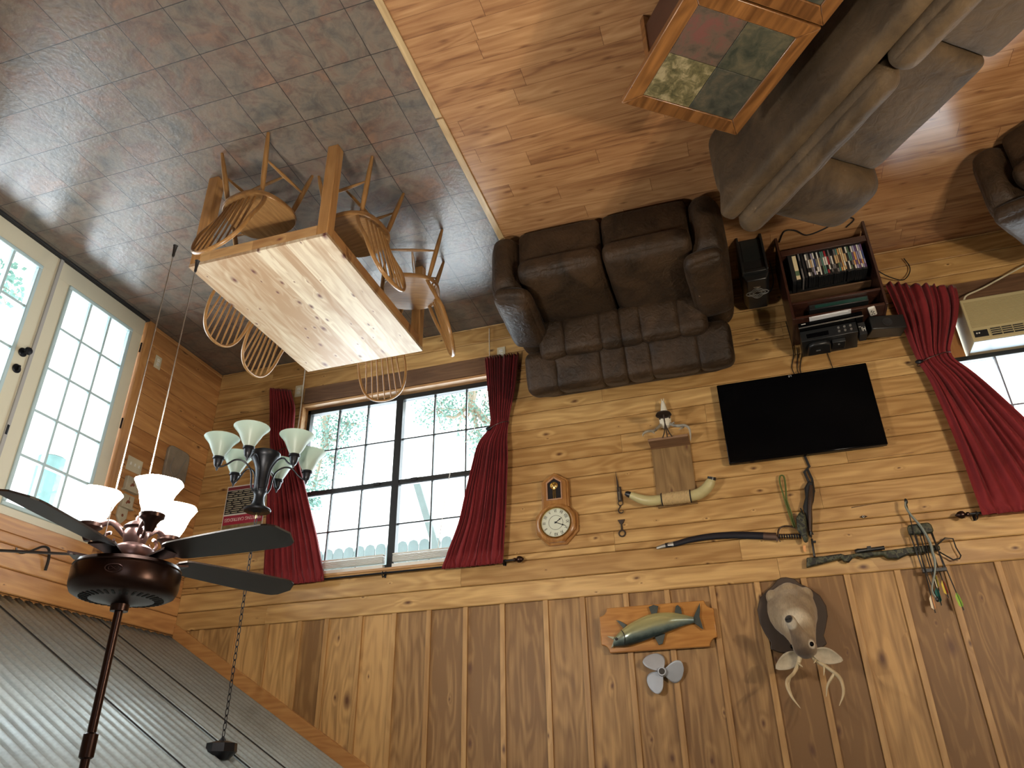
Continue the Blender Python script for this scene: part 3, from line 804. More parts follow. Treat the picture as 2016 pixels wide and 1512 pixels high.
# ---- windsor chairs
def make_chair():
    t = thing('windsor_chair', '', 'chair', group='honey oak windsor chairs around the dining table')
    # saddle seat
    mb = MB(); n = 36; rings = []
    def outline(a):
        c, s_ = math.cos(a), math.sin(a)
        x = .215 * math.copysign(abs(c) ** .72, c); y = .205 * math.copysign(abs(s_) ** .80, s_)
        return x * (1 + .06 * (y / .2)), y
    levels = [(.90, .402), (.985, .412), (1.0, .425), (1.0, .440), (.975, .447), (.85, .445), (.5, .436), (.15, .434)]
    vs = []; fs = []
    for k, (s_, z) in enumerate(levels):
        for i in range(n):
            x, y = outline(2 * PI * i / n)
            zz = z
            if k >= 6: zz = z - .004 * (1 if y < 0 else 0) 
            vs.append((x * s_, y * s_, zz))
    for k in range(len(levels) - 1):
        for i in range(n): fs.append((k * n + i, k * n + (i + 1) % n, (k + 1) * n + (i + 1) % n, (k + 1) * n + i))
    fs.append(tuple(range(n - 1, -1, -1))); fs.append(tuple((len(levels) - 1) * n + i for i in range(n)))
    mb.add(vs, fs); mb.build('seat', MAT['chair'], t, smooth='auto')
    legs = {}
    for sx_ in (-1, 1):
        for sy_ in (-1, 1):
            top = Vector((sx_ * .135, sy_ * .125, .42)); bot = Vector((sx_ * .195, sy_ * .215, 0))
            pts = [bot.lerp(top, k / 8) for k in range(9)]
            mb = MB(); mb.tube(pts, [.010, .0135, .0155, .0165, .0175, .0175, .0165, .0145, .012], 12)
            mb.build('leg', MAT['chairz'], t, smooth='auto')
            legs[(sx_, sy_)] = (bot, top)
    mids = []
    for sx_ in (-1, 1):
        a = legs[(sx_, -1)][0].lerp(legs[(sx_, -1)][1], .42); b_ = legs[(sx_, 1)][0].lerp(legs[(sx_, 1)][1], .42)
        mb = MB(); mb.tube([a.lerp(b_, k / 6) for k in range(7)], [.007, .009, .011, .0125, .011, .009, .007], 10)
        mb.build('stretcher', MAT['chair'], t, smooth='auto'); mids.append(a.lerp(b_, .5))
    mb = MB(); mb.tube([mids[0].lerp(mids[1], k / 6) for k in range(7)], [.007, .009, .011, .0125, .011, .009, .007], 10)
    mb.build('stretcher', MAT['chair'], t, smooth='auto')
    # bent hoop
    def lean(z): return -.165 - .26 * (z - .44) - .10 * (z - .44) ** 2
    half = [(.165, .440), (.186, .52), (.200, .60), (.205, .68), (.198, .76), (.176, .835), (.135, .890), (.075, .922), (0, .932)]
    prof = half + [(-x, z) for x, z in half[-2::-1]]
    path = smooth_path([(x, lean(z) + (.045 if z < .445 else .045 * max(0, 1 - (z - .44) / .25)) * abs(x) / .165, z) for x, z in prof], 4)
    mb = MB(); mb.tube(path, .0115, 10, sq=(.85, 1.15)); mb.build('hoop', MAT['chairz'], t, smooth='auto')
    def hoop_z(x):
        b_ = min((p for p in path), key=lambda p: abs(p.x - x) + (0 if p.z > .7 else 9)); return b_
    for k in range(7):
        s_ = (k - 3) / 3
        xb = s_ * .115; xt = s_ * .158
        top = hoop_z(xt); bot = Vector((xb, -.172 + .02 * s_ * s_, .440))
        mb = MB(); mb.tube([bot.lerp(top, q / 5) for q in range(6)], [.0065, .0082, .0078, .0068, .006, .0052], 8)
        mb.build('spindle', MAT['chairz'], t, smooth='auto')
    return t
ch0 = make_chair()
chairs = [
    (-2.055, -2.335, .15, 'oak windsor chair tucked under the table end nearest the viewer'),
    (-2.555, -1.965, -1.45, 'oak windsor chair on the threshold side of the table, nearer the viewer'),
    (-2.63, -1.245, -1.93, 'oak windsor chair turned askew at the table corner facing the loveseat'),
    (-1.735, -1.785, 1.57, 'oak windsor chair on the french door side of the table, nearer the viewer'),
    (-1.705, -1.315, 1.53, 'oak windsor chair on the french door side of the table, nearer the window'),
    (-2.125, -.91, PI, 'oak windsor chair at the far table end with its back to the window'),
]
for i, (x, y, a, lab) in enumerate(chairs):
    c = ch0 if i == 0 else copy_tree(ch0)
    c.location = (x, y, 0); c.rotation_euler = (0, 0, a); c['label'] = lab

# ---- upholstered seating
def recliner_seats(root, n, suede, w=.62):
    """n reclining seats side by side, facing local -Y; seat units w wide"""
    tot = n * w; mbase = MB()
    mbase.box(-tot / 2 - .05, tot / 2 + .05, -.36, .50, .03, .24); mbase.build('base', MAT['blackmatte'], root)
    for i in range(n):
        cx_ = (-tot / 2 + w * (i + .5)); hw = w / 2 - .004
        mb = MB(); mb.pillow((cx_, -.45, .215), (hw, .09, .190), r=.05, puff=(0, .025, 0), n=12, wr=.003, seed=i)
        mb.build('footrest', suede, root, smooth=True, sub=1)
        mb = MB(); mb.pillow((cx_, -.20, .41), (hw, .42, .085), r=.07, puff=(0, .015, .035), n=16, wr=.005, seed=i + 4)
        mb.build('seat_cushion', suede, root, smooth=True, sub=1)
        sgn = -1 if cx_ < 0 else 1
        if n == 1: sgn = 1
        # cushions of the back: three gathered lobes each
        def lobes(name, y, z, hz, th, tilt, ext, hy_):
            mb = MB()
            x0, x1 = cx_ - hw, cx_ + hw
            if n > 1:
                if sgn < 0: x0 -= ext
                else: x1 += ext
            else: x0 -= ext; x1 += ext
            ws = [.30, .46, .24] if sgn < 0 else [.24, .46, .30]
            x = x0
            for k, f_ in enumerate(ws):
                wl = (x1 - x0) * f_
                Mt = Matrix.Translation((x + wl / 2, y, z)) @ Matrix.Rotation(-R(tilt), 4, 'X')
                mb.pillow((0, 0, 0), (wl / 2 + .022, hy_, hz), r=.060, puff=(0, .022 if k == 1 else .012, .01), n=12, M=Mt, wr=.005, seed=i * 7 + k)
                x += wl
            mb.build(name, suede, root, smooth=True, sub=1)
        lobes('lumbar_cushion', .12, .605, .155, .1, 14, 0, .115)
        lobes('back_cushion', .27, .80, .165, .1, 19, .15, .125)
    for s_ in (-1, 1):
        ax = s_ * (tot / 2 + .105)
        mb = MB(); mb.pillow((ax, -.04, .29), (.115, .50, .27), r=.10, puff=(.015, .07, 0), n=14, wr=.003, seed=9)
        mb.build('arm', suede, root, smooth=True, sub=1)
        Mt = Matrix.Translation((ax - s_ * .035, -.215, .575)) @ Matrix.Rotation(-s_ * R(3), 4, 'Z') @ Matrix.Rotation(s_ * R(8), 4, 'Y')
        mb = MB(); mb.pillow((0, 0, 0), (.135, .345, .062), r=.055, puff=(.01, .03, .03), n=14, M=Mt, wr=.007, seed=13)
        pad = mb.build('arm_pad', suede, root, smooth=True, sub=1)
        # piping along the pad's edge
        mb = MB(); pp = []
        for k in range(40):
            a = 2 * PI * k / 40; c_, s2 = math.cos(a), math.sin(a)
            pp.append(Mt @ Vector((.137 * math.copysign(abs(c_) ** .5, c_), .36 * math.copysign(abs(s2) ** .5, s2), -.035)))
        mb.tube(pp, .004, 6, closed=True); mb.build('piping', MAT['piping'], pad, smooth=True)
    mb = MB(); mb.pillow((0, .42, .50), (tot / 2 + .13, .075, .42), r=.06, n=8); mb.build('back_panel', suede, root, smooth=True)
lv = thing('reclining_loveseat', 'dark brown suede reclining loveseat for two against the plank wall', 'loveseat', (-4.045, -.63, 0))
recliner_seats(lv, 2, MAT['suede_dark'])
rc = thing('recliner_armchair', 'dark brown suede recliner by the air conditioner, cut off by the photo edge', 'armchair', (-7.22, -.86, 0), rz=R(40))
recliner_seats(rc, 1, MAT['suede_dark'], w=.60)

# ---- sofa (local X along its length, local -Y is the way it faces)
sf = thing('sofa', 'taupe brown suede sofa seen from behind, angled across the wood floor', 'sofa', (-4.85, -1.60, 0), rz=R(-126.87))
su = MAT['suede_tan']
mb = MB(); mb.pillow((1.32, -.36, .17), (1.2, .36, .14), r=.04, n=6); mb.build('base', su, sf, smooth=True)
for u in (.27, 2.37):
    mb = MB(); mb.pillow((u, -.40, .31), (.23, .47, .285), r=.13, puff=(.01, .03, .02), n=16, wr=.003, seed=3); mb.build('arm', su, sf, smooth=True, sub=1)
mb = MB(); mb.pillow((0, 0, 0), (1.17, .058, .345), r=.045, puff=(0, .01, .0), n=18, wr=.002, seed=5, M=Matrix.Translation((1.32, .035, .45)) @ Matrix.Rotation(R(-7), 4, 'X')); mb.build('back_frame', su, sf, smooth=True, sub=1)
for k, u in enumerate((.735, 1.915)):
    Mt = Matrix.Translation((u, -.075, .64)) @ Matrix.Rotation(R(-9), 4, 'X')
    mb = MB(); mb.pillow((0, 0, 0), (.585, .075, .225), r=.074, puff=(.01, .022, .02), n=24, M=Mt, wr=.012, seed=21 + k); mb.build('back_cushion', su, sf, smooth=True, sub=1)
for k, u in enumerate((.91, 1.735)):
    mb = MB(); mb.pillow((u, -.47, .40), (.410, .31, .085), r=.05, puff=(0, .01, .025), n=16, wr=.003, seed=31 + k); mb.build('seat_cushion', su, sf, smooth=True, sub=1)

# ---- slate-topped end tables behind the sofa
def slate(name, c0, c1, c2, sc=9):
    m, nt, b = newmat(name)
    tc = node(nt, 'ShaderNodeTexCoord'); n1 = node(nt, 'ShaderNodeTexNoise'); n1.inputs['Scale'].default_value = sc; n1.inputs['Detail'].default_value = 9; n1.inputs['Roughness'].default_value = .68; n1.inputs['Distortion'].default_value = .5
    L(nt, tc.outputs['Object'], n1.inputs['Vector'])
    rp = ramp(nt, n1.outputs[0], [(.36, c0), (.5, c1), (.63, c2)]); L(nt, rp.outputs[0], b.inputs['Base Color'])
    b.inputs['Roughness'].default_value = .42
    bp = node(nt, 'ShaderNodeBump'); bp.inputs['Strength'].default_value = .5; bp.inputs['Distance'].default_value = .006; L(nt, n1.outputs[0], bp.inputs['Height']); L(nt, bp.outputs[0], b.inputs['Normal'])
    return m
SL = [slate('slate_mossy', (.05, .05, .022), (.13, .11, .05), (.30, .25, .14), 18), slate('slate_dark_green', (.02, .024, .02), (.045, .046, .034), (.085, .07, .045), 11),
      slate('slate_purple_brown', (.045, .038, .03), (.10, .068, .048), (.14, .055, .045), 11), slate('slate_olive', (.022, .028, .02), (.055, .055, .036), (.10, .085, .05), 12)]
def end_table(u0, label, first):
    """frame aligned with the sofa; local like the sofa's"""
    t = thing('end_table', label, 'end table', (0, 0, 0), rz=R(-126.87), group='slate topped end tables behind the sofa')
    o = Vector((-4.85, -1.60, 0)) + Vector((-.6, -.8, 0)) * (u0 + .345) + Vector((.8, -.6, 0)) * .61
    t.location = o
    s_ = .345; f_ = .082; zt = .60
    mb = MB()
    A = [(-s_, -s_), (s_, -s_), (s_, s_), (-s_, s_)]; B = [(-s_ + f_, -s_ + f_), (s_ - f_, -s_ + f_), (s_ - f_, s_ - f_), (-s_ + f_, s_ - f_)]
    for k in range(4):
        a, b_, c, d = A[k], A[(k + 1) % 4], B[(k + 1) % 4], B[k]
        vs = [(p[0], p[1], z) for z in (zt - .035, zt) for p in (a, b_, c, d)]
        mb.add(vs, [(3, 2, 1, 0), (4, 5, 6, 7), (0, 1, 5, 4), (1, 2, 6, 5), (2, 3, 7, 6), (3, 0, 4, 7)])
    mb.build('top_frame', MAT['endtable'], t, bevel=.005)
    g = s_ - f_
    for (x0, x1, y0, y1, m_) in ((-g, 0, 0, g, SL[0]), (-g, 0, -g, 0, SL[1]), (0, g, 0, g, SL[2]), (0, g, -g, 0, SL[3])):
        mb = MB(); mb.box(x0 + .0015, x1 - .0015, y0 + .0015, y1 - .0015, zt - .03, zt - .004); mb.build('slate_tile', m_, t, bevel=.0015)
    qx, qy = s_ - .10, s_ - .145
    for (a, b_) in ((-1, -1), (-1, 1), (1, -1), (1, 1)):
        mb = MB(); x, y = a * qx, b_ * qy
        mb.box(x - .02, x + .02, y - .02, y + .02, 0, zt - .035); mb.build('leg', MAT['endtable'], t, bevel=.003)
    for (x0, x1, y0, y1) in ((-qx + .02, qx - .02, -qy - .012, -qy + .004), (-qx + .02, qx - .02, qy - .004, qy + .012), (-qx - .012, -qx + .004, -qy + .02, qy - .02), (qx - .004, qx + .012, -qy + .02, qy - .02)):
        mb = MB(); mb.box(x0, x1, y0, y1, .08, zt - .035); mb.build('side_panel', MAT['endtable_dark'], t)
    return t
end_table(.585, 'amber wood end table with four slate tiles, whole in view', True)
end_table(1.285, 'amber wood end table cut off by the photo edge, beside its twin', False)

# ---- television stand and what is on it
st = thing('tv_stand', 'dark mahogany open media stand with disc cases on its lowest shelf', 'media stand', (-5.585, -.24, 0))
def SP(name, x0, x1, y0, y1, z0, z1, mat=None, root=st, bevel=.002):
    mb = MB(); l = root.location; mb.box(x0 - l.x, x1 - l.x, y0 - l.y, y1 - l.y, z0 - l.z, z1 - l.z); return mb.build(name, mat or MAT['stand'], root, bevel=bevel)
standz = wood('mahogany_side', (.028, .010, .007), (.06, .023, .014), 'Z', rough=.3, knot=0, var=.1, bump=.03)
for x in (-5.285, -5.905):
    mb = MB(); xx = x + 5.585
    mb.prism([(-.205, 0), (-.15, 0), (-.12, .035), (.12, .035), (.15, 0), (.195, 0), (.195, .735), (-.195, .735)], xx, xx + .018, M=Matrix.Rotation(R(90), 4, 'Z') @ Matrix.Scale(-1, 4, (0, 1, 0)))
    mb.build('side_panel', standz, st, bevel=.002)
SP('top_shelf', -5.885, -5.286, -.43, -.05, .715, .735); SP('middle_shelf', -5.885, -5.286, -.43, -.05, .59, .608)
SP('bottom_shelf', -5.885, -5.286, -.43, -.05, .135, .152)
SP('shelf_lip', -5.885, -5.286, -.44, -.43, .125, .175)
brown_back = wood('stand_back_panel', (.13, .07, .035), (.24, .135, .07), 'X', rough=.5, knot=0, var=.1)
SP('shelf_board', -5.885, -5.286, -.255, -.065, .400, .412, brown_back); SP('back_panel', -5.885, -5.286, -.062, -.052, .152, .59, MAT['blackmatte'])
# disc cases
def case(x, w, h, d, cols, label, y=-.405, z=.1535, rz=0, group='disc cases on the bottom shelf'):
    t = thing('disc_case', label, 'disc case', (x, y + d / 2, z), group=group)
    mb = MB(); mb.box(-w / 2, w / 2, -d / 2, d / 2, 0, h); mb.build('case', cols[0], t, bevel=.0008)
    mb = MB(); mb.box(-w / 2 + .0012, w / 2 - .0012, -d / 2 - .0008, -d / 2, h * .06, h * .94)
    zz = [h * .06, h * .3, h * .62, h * .8, h * .94]
    mb = MB()
    for k in range(4): mb.box(-w / 2 + .001, w / 2 - .001, -d / 2 - .0008, -d / 2 - .0002, zz[k], zz[k + 1], m=k % 3)
    mb.build('spine_label', cols[1:4], t)
    return t
pal = {'white': (.72, .70, .64), 'cream': (.70, .60, .38), 'teal': (.10, .22, .19), 'green': (.10, .16, .09), 'lilac': (.34, .32, .46), 'purple': (.14, .08, .2), 'red': (.32, .03, .04), 'black': (.012, .012, .014), 'grey': (.16, .15, .15), 'orange': (.62, .33, .12), 'tan': (.55, .38, .2), 'blue': (.06, .09, .25), 'brown': (.12, .06, .03)}
PM = {k: flat('case_' + k, v, .35) for k, v in pal.items()}
case(-5.375, .030, .245, .15, (MAT['black'], PM['cream'], PM['cream'], PM['green']), 'thick boxed set with a cream and olive spine, first on the bottom shelf')
case(-5.345, .026, .238, .19, (MAT['blackmatte'],) * 4, 'thick black case beside the cream and olive boxed set')
case(-5.410, .012, .225, .16, (PM['grey'], PM['grey'], PM['black'], PM['grey']), 'thin grey case just right of the cream boxed set')
case(-5.432, .018, .225, .16, (PM['black'],) * 4, 'plain black case between the grey case and the long row')
seq = [('white', 'grey', 'black'), ('grey', 'white', 'black'), ('black', 'tan', 'grey'), ('lilac', 'white', 'lilac'), ('white', 'blue', 'black'), ('black', 'grey', 'white'), ('white', 'cream', 'white'), ('black', 'grey', 'black'), ('teal', 'teal', 'green'), ('teal', 'white', 'teal'),
       ('red', 'white', 'black'), ('black', 'red', 'white'), ('grey', 'grey', 'black'), ('black', 'white', 'grey'), ('black', 'black', 'grey'), ('grey', 'tan', 'black'), ('teal', 'tan', 'green'), ('orange', 'brown', 'grey'), ('cream', 'tan', 'orange'), ('tan', 'cream', 'white'),
       ('black', 'tan', 'black'), ('white', 'black', 'white'), ('green', 'teal', 'black'), ('black', 'teal', 'grey'), ('white', 'purple', 'orange'), ('lilac', 'orange', 'purple'), ('purple', 'lilac', 'tan'), ('white', 'lilac', 'purple'), ('lilac', 'white', 'orange'), ('purple', 'blue', 'lilac')]
rnd = random.Random(3)
x = -5.449
names_seen = {}
for k, (a, b_, c) in enumerate(seq):
    w = .0128 if k % 5 else .0158
    x -= w / 2
    key = 'slim disc case with %s, %s and %s spine' % (a, b_, c)
    side = ('first third' if k < 10 else ('middle third' if k < 20 else 'last third')) + ' of the row'
    case(x, w - .0008, .228 + rnd.uniform(-.006, .008), .14, (MAT['black'], PM[a], PM[b_], PM[c]), key + ', ' + side, y=-.40 + rnd.uniform(0, .006))
    x -= w / 2
# slim device in the slot
t = thing('cable_box', 'slim black cable box in the slot under the stand top', 'cable box', (-5.60, -.25, .6095))
mb = MB(); mb.box(-.20, .20, -.14, .14, 0, .045); mb.build('housing', MAT['black'], t, bevel=.004)
mb = MB(); mb.box(-.19, .16, -.1415, -.14, .012, .036); mb.build('front_display', flat('dark_green_display', (.01, .05, .04), .2), t)
ZT = .735
t = thing('paper_sheets', 'white folded papers lying along the front edge of the media stand', 'papers', (-5.52, -.42, ZT))
mb = MB(); mb.box(-.14, .14, -.02, .05, 0, .003, M=Matrix.Rotation(R(4), 4, 'Z')); mb.box(-.12, .12, -.012, .05, .003, .006, M=Matrix.Rotation(R(1), 4, 'Z')); mb.build('sheet', flat('white_paper', (.75, .77, .8), .5), t)
t = thing('dvd_player', 'flat glossy black disc player with a silver edge on the media stand', 'disc player', (-5.525, -.265, ZT), rz=R(4))
mb = MB(); mb.box(-.215, .215, -.13, .13, .008, .052); mb.build('housing', MAT['blackgloss'], t, bevel=.004)
mb = MB(); mb.box(-.217, .217, -.134, -.128, .046, .053); mb.build('silver_trim', MAT['steel'], t)
for x_ in (-.18, .18):
    mb = MB(); mb.cyl((x_, -.09, 0), (x_, -.09, .008), .012); mb.build('foot', MAT['blackmatte'], t)
mb = MB(); mb.box(.165, .195, -.1355, -.134, .022, .027); mb.build('logo', MAT['white'], t)
t = thing('stereo_receiver', 'black stereo receiver with small knobs stacked on the disc player', 'receiver', (-5.50, -.235, ZT + .0535), rz=R(3))
mb = MB(); mb.box(-.19, .19, -.11, .12, 0, .085); mb.build('housing', MAT['black'], t, bevel=.003)
for k, x_ in enumerate((-.15, -.11, -.07)):
    for z_ in (.025, .055):
        mb = MB(); mb.cyl((x_, -.11, z_), (x_, -.118, z_), .008, n=12); mb.build('knob', MAT['steel'], t)
mb = MB(); mb.box(.0, .15, -.1115, -.11, .03, .065); mb.build('front_display', MAT['blackgloss'], t)
t = thing('wifi_router', 'rounded black router lying on top of the stereo receiver', 'router', (-5.425, -.235, ZT + .139))
mb = MB(); mb.prism([(-.085, -.07), (.085, -.07), (.075, .06), (.045, .085), (-.045, .085), (-.075, .06)], 0, .035, M=Matrix.Rotation(R(90), 4, 'X') @ Matrix.Scale(1, 4) ); mb.build('housing', MAT['black'], t, bevel=.01)
mb = MB(); mb.cbox(.01, -.0, .0365, .03, .006, .002); mb.build('badge', MAT['steel'], t)
t = thing('power_supply_box', 'small square black box with a round port next to the router', 'adapter box', (-5.555, -.25, ZT + .139))
mb = MB(); mb.box(-.045, .045, -.055, .055, 0, .03); mb.build('housing', MAT['black'], t, bevel=.004)
mb = MB(); mb.cyl((0, -.02, .03), (0, -.02, .033), .008); mb.build('port', MAT['steel'], t)
t = thing('small_media_box', 'small black box printed Hi_ in white standing on the media stand', 'box', (-5.722, -.285, ZT + .0535))
mb = MB(); mb.box(-.022, .026, -.045, .05, 0, .10); mb.build('carton', MAT['blackmatte'], t, bevel=.002)
mb = MB(); add_text(mb, 'Hi_', .05, Matrix.Translation((.002, -.0455, .055)) @ WALLTXT, sx=.6); mb.build('lettering', MAT['white'], t)
t = thing('centre_speaker', 'long black centre speaker jutting past the media stand by the curtain', 'speaker', (-5.858, -.235, ZT), rz=R(-12))
mb = MB(); mb.box(-.155, .085, -.055, .075, 0, .11); mb.build('cabinet', MAT['black'], t, bevel=.006)
mb = MB(); Mt = Matrix.Translation((-.03, -.056, .055)) @ Matrix.Rotation(R(90), 4, 'X'); mb.lathe([(.036, 0), (.036, .003), (.03, .004), (.012, -.002)], 20, Mt); mb.build('driver_cone', MAT['blackmatte'], t, smooth='auto')
t = thing('remote_control', 'small white remote control on the front edge of the media stand', 'remote', (-5.803, -.385, ZT), rz=R(14))
mb = MB(); mb.pillow((0, 0, .009), (.024, .058, .009), r=.009, n=8); mb.build('casing', MAT['white'], t, smooth=True)
for (x_, y_) in ((-.008, .03), (.008, .03), (0, .012), (-.008, -.006), (.008, -.006), (.004, -.02)):
    mb = MB(); mb.cbox(x_, y_, .0185, .008, .008, .002); mb.build('button', MAT['blackmatte'], t)
# subwoofer
t = thing('subwoofer_speaker', 'black subwoofer with scrolled grille on the floor between loveseat and stand', 'speaker', (-5.075, -.31, 0))
mb = MB(); mb.prism([(-.095, 0), (.095, 0), (.095, .33), (.07, .385), (-.07, .385), (-.095, .33)], -.19, .20); mb.build('cabinet', MAT['black'], t, bevel=.008)
mb = MB(); mb.box(-.095, -.078, -.235, -.18, 0, .33); mb.box(.078, .095, -.235, -.18, 0, .33); mb.box(-.08, .08, -.225, -.19, .30, .33); mb.build('front_fin', MAT['black'], t, bevel=.004)
mb = MB(); mb.box(-.065, .065, -.196, -.19, .02, .20); mb.build('grille', flat('dark_grille', (.03, .035, .035), .3, metal=.5), t)
gm = flat('grey_scroll_pattern', (.16, .16, .155), .4)
for s_ in (1, .72, .42):
    mb = MB(); pp = []
    for k in range(48):
        a = 2 * PI * k / 48; r_ = .052 * s_ * (1 + .18 * math.cos(4 * a)); pp.append((r_ * 1.35 * math.cos(a), -.02 + r_ * 1.1 * math.sin(a), .3865))
    mb.tube(pp, .0035, 6, closed=True); mb.build('scroll_ornament', gm, t)
mb = MB(); mb.cbox(0, -.10, .386, .05, .006, .002); mb.build('badge', MAT['steel'], t)
# television
t = thing('television', 'wide black flat screen television mounted on the plank wall above the stand', 'television', (-5.20, 0, 1.31), rot=(0, 0, 0))
mb = MB(); mb.box(-.532, .532, -.085, -.045, -.322, .322); mb.build('bezel', MAT['blackgloss'], t, bevel=.006)
mb = MB(); mb.box(-.508, .508, -.0865, -.085, -.288, .298); mb.build('screen', MAT['blackgloss'], t)
mb = MB(); mb.box(-.30, .30, -.045, -.02, -.2, .2); mb.build('wall_mount', MAT['blackmatte'], t)
mb = MB(); add_text(mb, 'LG', .020, Matrix.Translation((0, -.0868, -.305)) @ WALLTXT); mb.build('logo', flat('silver_logo', (.5, .5, .5), .3), t)
# ================================================================ LAMPS, CURTAINS, WALL FITTINGS
def glass_shade(prof, name, mat, root, loc, n=28, ripple=0):
    """open bell, double walled; prof = (r,z) from the neck to the mouth"""
    inner = [(r - .003, z) for r, z in prof[::-1]]
    full = prof + inner
    vs = []; fs = []
    for k, (r, z) in enumerate(full):
        for j in range(n):
            a = 2 * PI * j / n; rr = r * (1 + ripple * math.cos(6 * a) * (abs(z - prof[0][1]) / abs(prof[-1][1] - prof[0][1])) ** 2)
            vs.append((loc[0] + rr * math.cos(a), loc[1] + rr * math.sin(a), loc[2] + z))
    for k in range(len(full) - 1):
        for j in range(n): fs.append((k * n + j, k * n + (j + 1) % n, (k + 1) * n + (j + 1) % n, (k + 1) * n + j))
    mb = MB(); mb.add(vs, fs); return mb.build(name, mat, root, smooth='auto')

def make_fan(loc, rz, label, zc, watt=30, col=(1.0, .80, .58)):
    t = thing('ceiling_fan', label, 'ceiling fan', loc)
    mb = MB(); mb.cyl((0, 0, .07), (0, 0, zc - loc[2] - .02), .0135, n=16); mb.build('downrod', MAT['bronze'], t, smooth='auto')
    mb = MB(); mb.lathe([(.016, .47), (.022, .475), (.022, .54), (.016, .545)], 20); mb.build('coupling', MAT['bronze'], t, smooth='auto')
    mb = MB(); mb.lathe([(.03, zc - loc[2] - .10), (.075, zc - loc[2] - .05), (.08, zc - loc[2] + .03)], 24); mb.build('canopy', MAT['bronze'], t, smooth='auto')
    mb = MB()
    mb.lathe([(.028, .10), (.030, .078), (.060, .070), (.10, .064), (.145, .056), (.163, .046), (.171, .030), (.173, .018), (.174, -.028), (.170, -.036), (.173, -.040), (.166, -.052), (.11, -.060), (.02, -.062)], 56)
    mo = mb.build('motor_housing', MAT['bronze'], t, smooth='auto')
    mb = MB()
    for k in range(36):
        a = 2 * PI * k / 36
        Mt = Matrix.Rotation(a, 4, 'Z') @ Matrix.Translation((.118, 0, .0612)) @ Matrix.Rotation(R(9), 4, 'Y')
        mb.cbox(0, 0, 0, .030, .008, .003, M=Mt)
    mb.build('vent_slots', MAT['blackmatte'], mo)
    mb = MB(); pp = [Matrix.Rotation(R(-120), 4, 'Z') @ Vector((.1745, .024 * math.cos(q) * 1.1, -.002 + .013 * math.sin(q))) for q in [2 * PI * i / 20 for i in range(20)]]
    mb.tube(pp, .0018, 6, closed=True)
    pp = [Matrix.Rotation(R(-120), 4, 'Z') @ Vector((.1748, .016 * math.cos(q), -.002 + .006 * math.sin(2 * q))) for q in [2 * PI * i / 24 for i in range(24)]]
    mb.tube(pp, .0012, 5, closed=True); mb.build('nameplate', MAT['bronzelight'], mo)
    for k in range(5):
        a = R(rz + 72 * k)
        Mr = Matrix.Rotation(a, 4, 'Z') @ Matrix.Translation((0, 0, -.085)) @ Matrix.Rotation(R(-13), 4, 'X')
        # iron
        mb = MB(); mb.add([Matrix.Rotation(a, 4, 'Z') @ Vector(v) for v in [(.06, -.018, -.07), (.06, .018, -.07), (.19, -.045, -.085), (.19, .045, -.085), (.06, -.018, -.062), (.06, .018, -.062), (.19, -.045, -.078), (.19, .045, -.078)]],
                          [(0, 2, 3, 1), (4, 5, 7, 6), (0, 4, 6, 2), (1, 3, 7, 5), (2, 6, 7, 3), (0, 1, 5, 4)])
        mb.build('blade_iron', MAT['bronze'], t, smooth='auto')
        mb = MB(); o = []
        for q in range(25):
            u = q / 24; x = .16 + .50 * u
            w = .052 + .020 * math.sin(PI * min(1, u * 1.15) * .55)
            if u > .86: w *= math.sqrt(max(0, 1 - ((u - .86) / .14) ** 2.2))
            if u < .06: w *= .55 + .45 * math.sqrt(u / .06)
            o.append((x, w))
        poly = [(x, w) for x, w in o] + [(x, -w) for x, w in o[::-1] if w > 1e-4]
        n = len(poly)
        vs = [Mr @ Vector((x, y, .003)) for x, y in poly] + [Mr @ Vector((x, y, -.003)) for x, y in poly]
        mb.add(vs, [tuple(range(n)), tuple(range(2 * n - 1, n - 1, -1))] + [(i, n + i, n + (i + 1) % n, (i + 1) % n) for i in range(n)])
        mb.build('fan_blade', MAT['blade'], t)
    # light kit
    mb = MB(); mb.lathe([(.05, -.06), (.075, -.075), (.078, -.085), (.070, -.11), (.045, -.125), (.034, -.13), (.040, -.15), (.042, -.17), (.034, -.185), (.046, -.19), (.030, -.205), (.012, -.215), (.013, -.222), (.010, -.23), (.002, -.234)], 28)
    kit = mb.build('light_kit', MAT['bronzelight'], t, smooth='auto')
    for k in range(3):
        a = R(212 + 120 * k); c_, s_ = math.cos(a), math.sin(a)
        P_ = lambda r, z: (r * c_, r * s_, z)
        arm = smooth_path([P_(.035, -.155), P_(.06, -.185), P_(.09, -.205), P_(.125, -.195), P_(.15, -.165), P_(.155, -.150)], 4)
        mb = MB(); mb.tube(arm, lerp_list([.008, .012, .010, .013, .010, .008], len(arm)), 10)
        curl = [P_(.085 + .018 * math.cos(q), -.150 + .018 * math.sin(q)) for q in [R(-100 + 18 * i) for i in range(16)]]
        mb.tube(curl, lerp_list([.007, .004], len(curl)), 8); mb.build('light_arm', MAT['bronzelight'], t, smooth='auto')
        mb = MB(); mb.lathe([(.010, -.135), (.016, -.145), (.022, -.165), (.030, -.178), (.040, -.184), (.042, -.197), (.036, -.200)], 24, Matrix.Translation((.155 * c_, .155 * s_, 0))); mb.build('fitter_cup', MAT['bronze'], t, smooth='auto')
        glass_shade([(.034, -.196), (.036, -.208), (.047, -.232), (.054, -.256), (.060, -.276), (.072, -.298), (.080, -.312)], 'glass_shade', MAT['litglass'], t, (.155 * c_, .155 * s_, 0), ripple=.03)
        mb = MB(); mb.ball((.155 * c_, .155 * s_, -.235), .024, 14, (1, 1, 1.3)); mb.build('bulb', MAT['litglass'], t, smooth=True)
        l = bpy.data.lights.new('bulb_light', 'POINT'); l.energy = watt; l.color = col; l.shadow_soft_size = .035
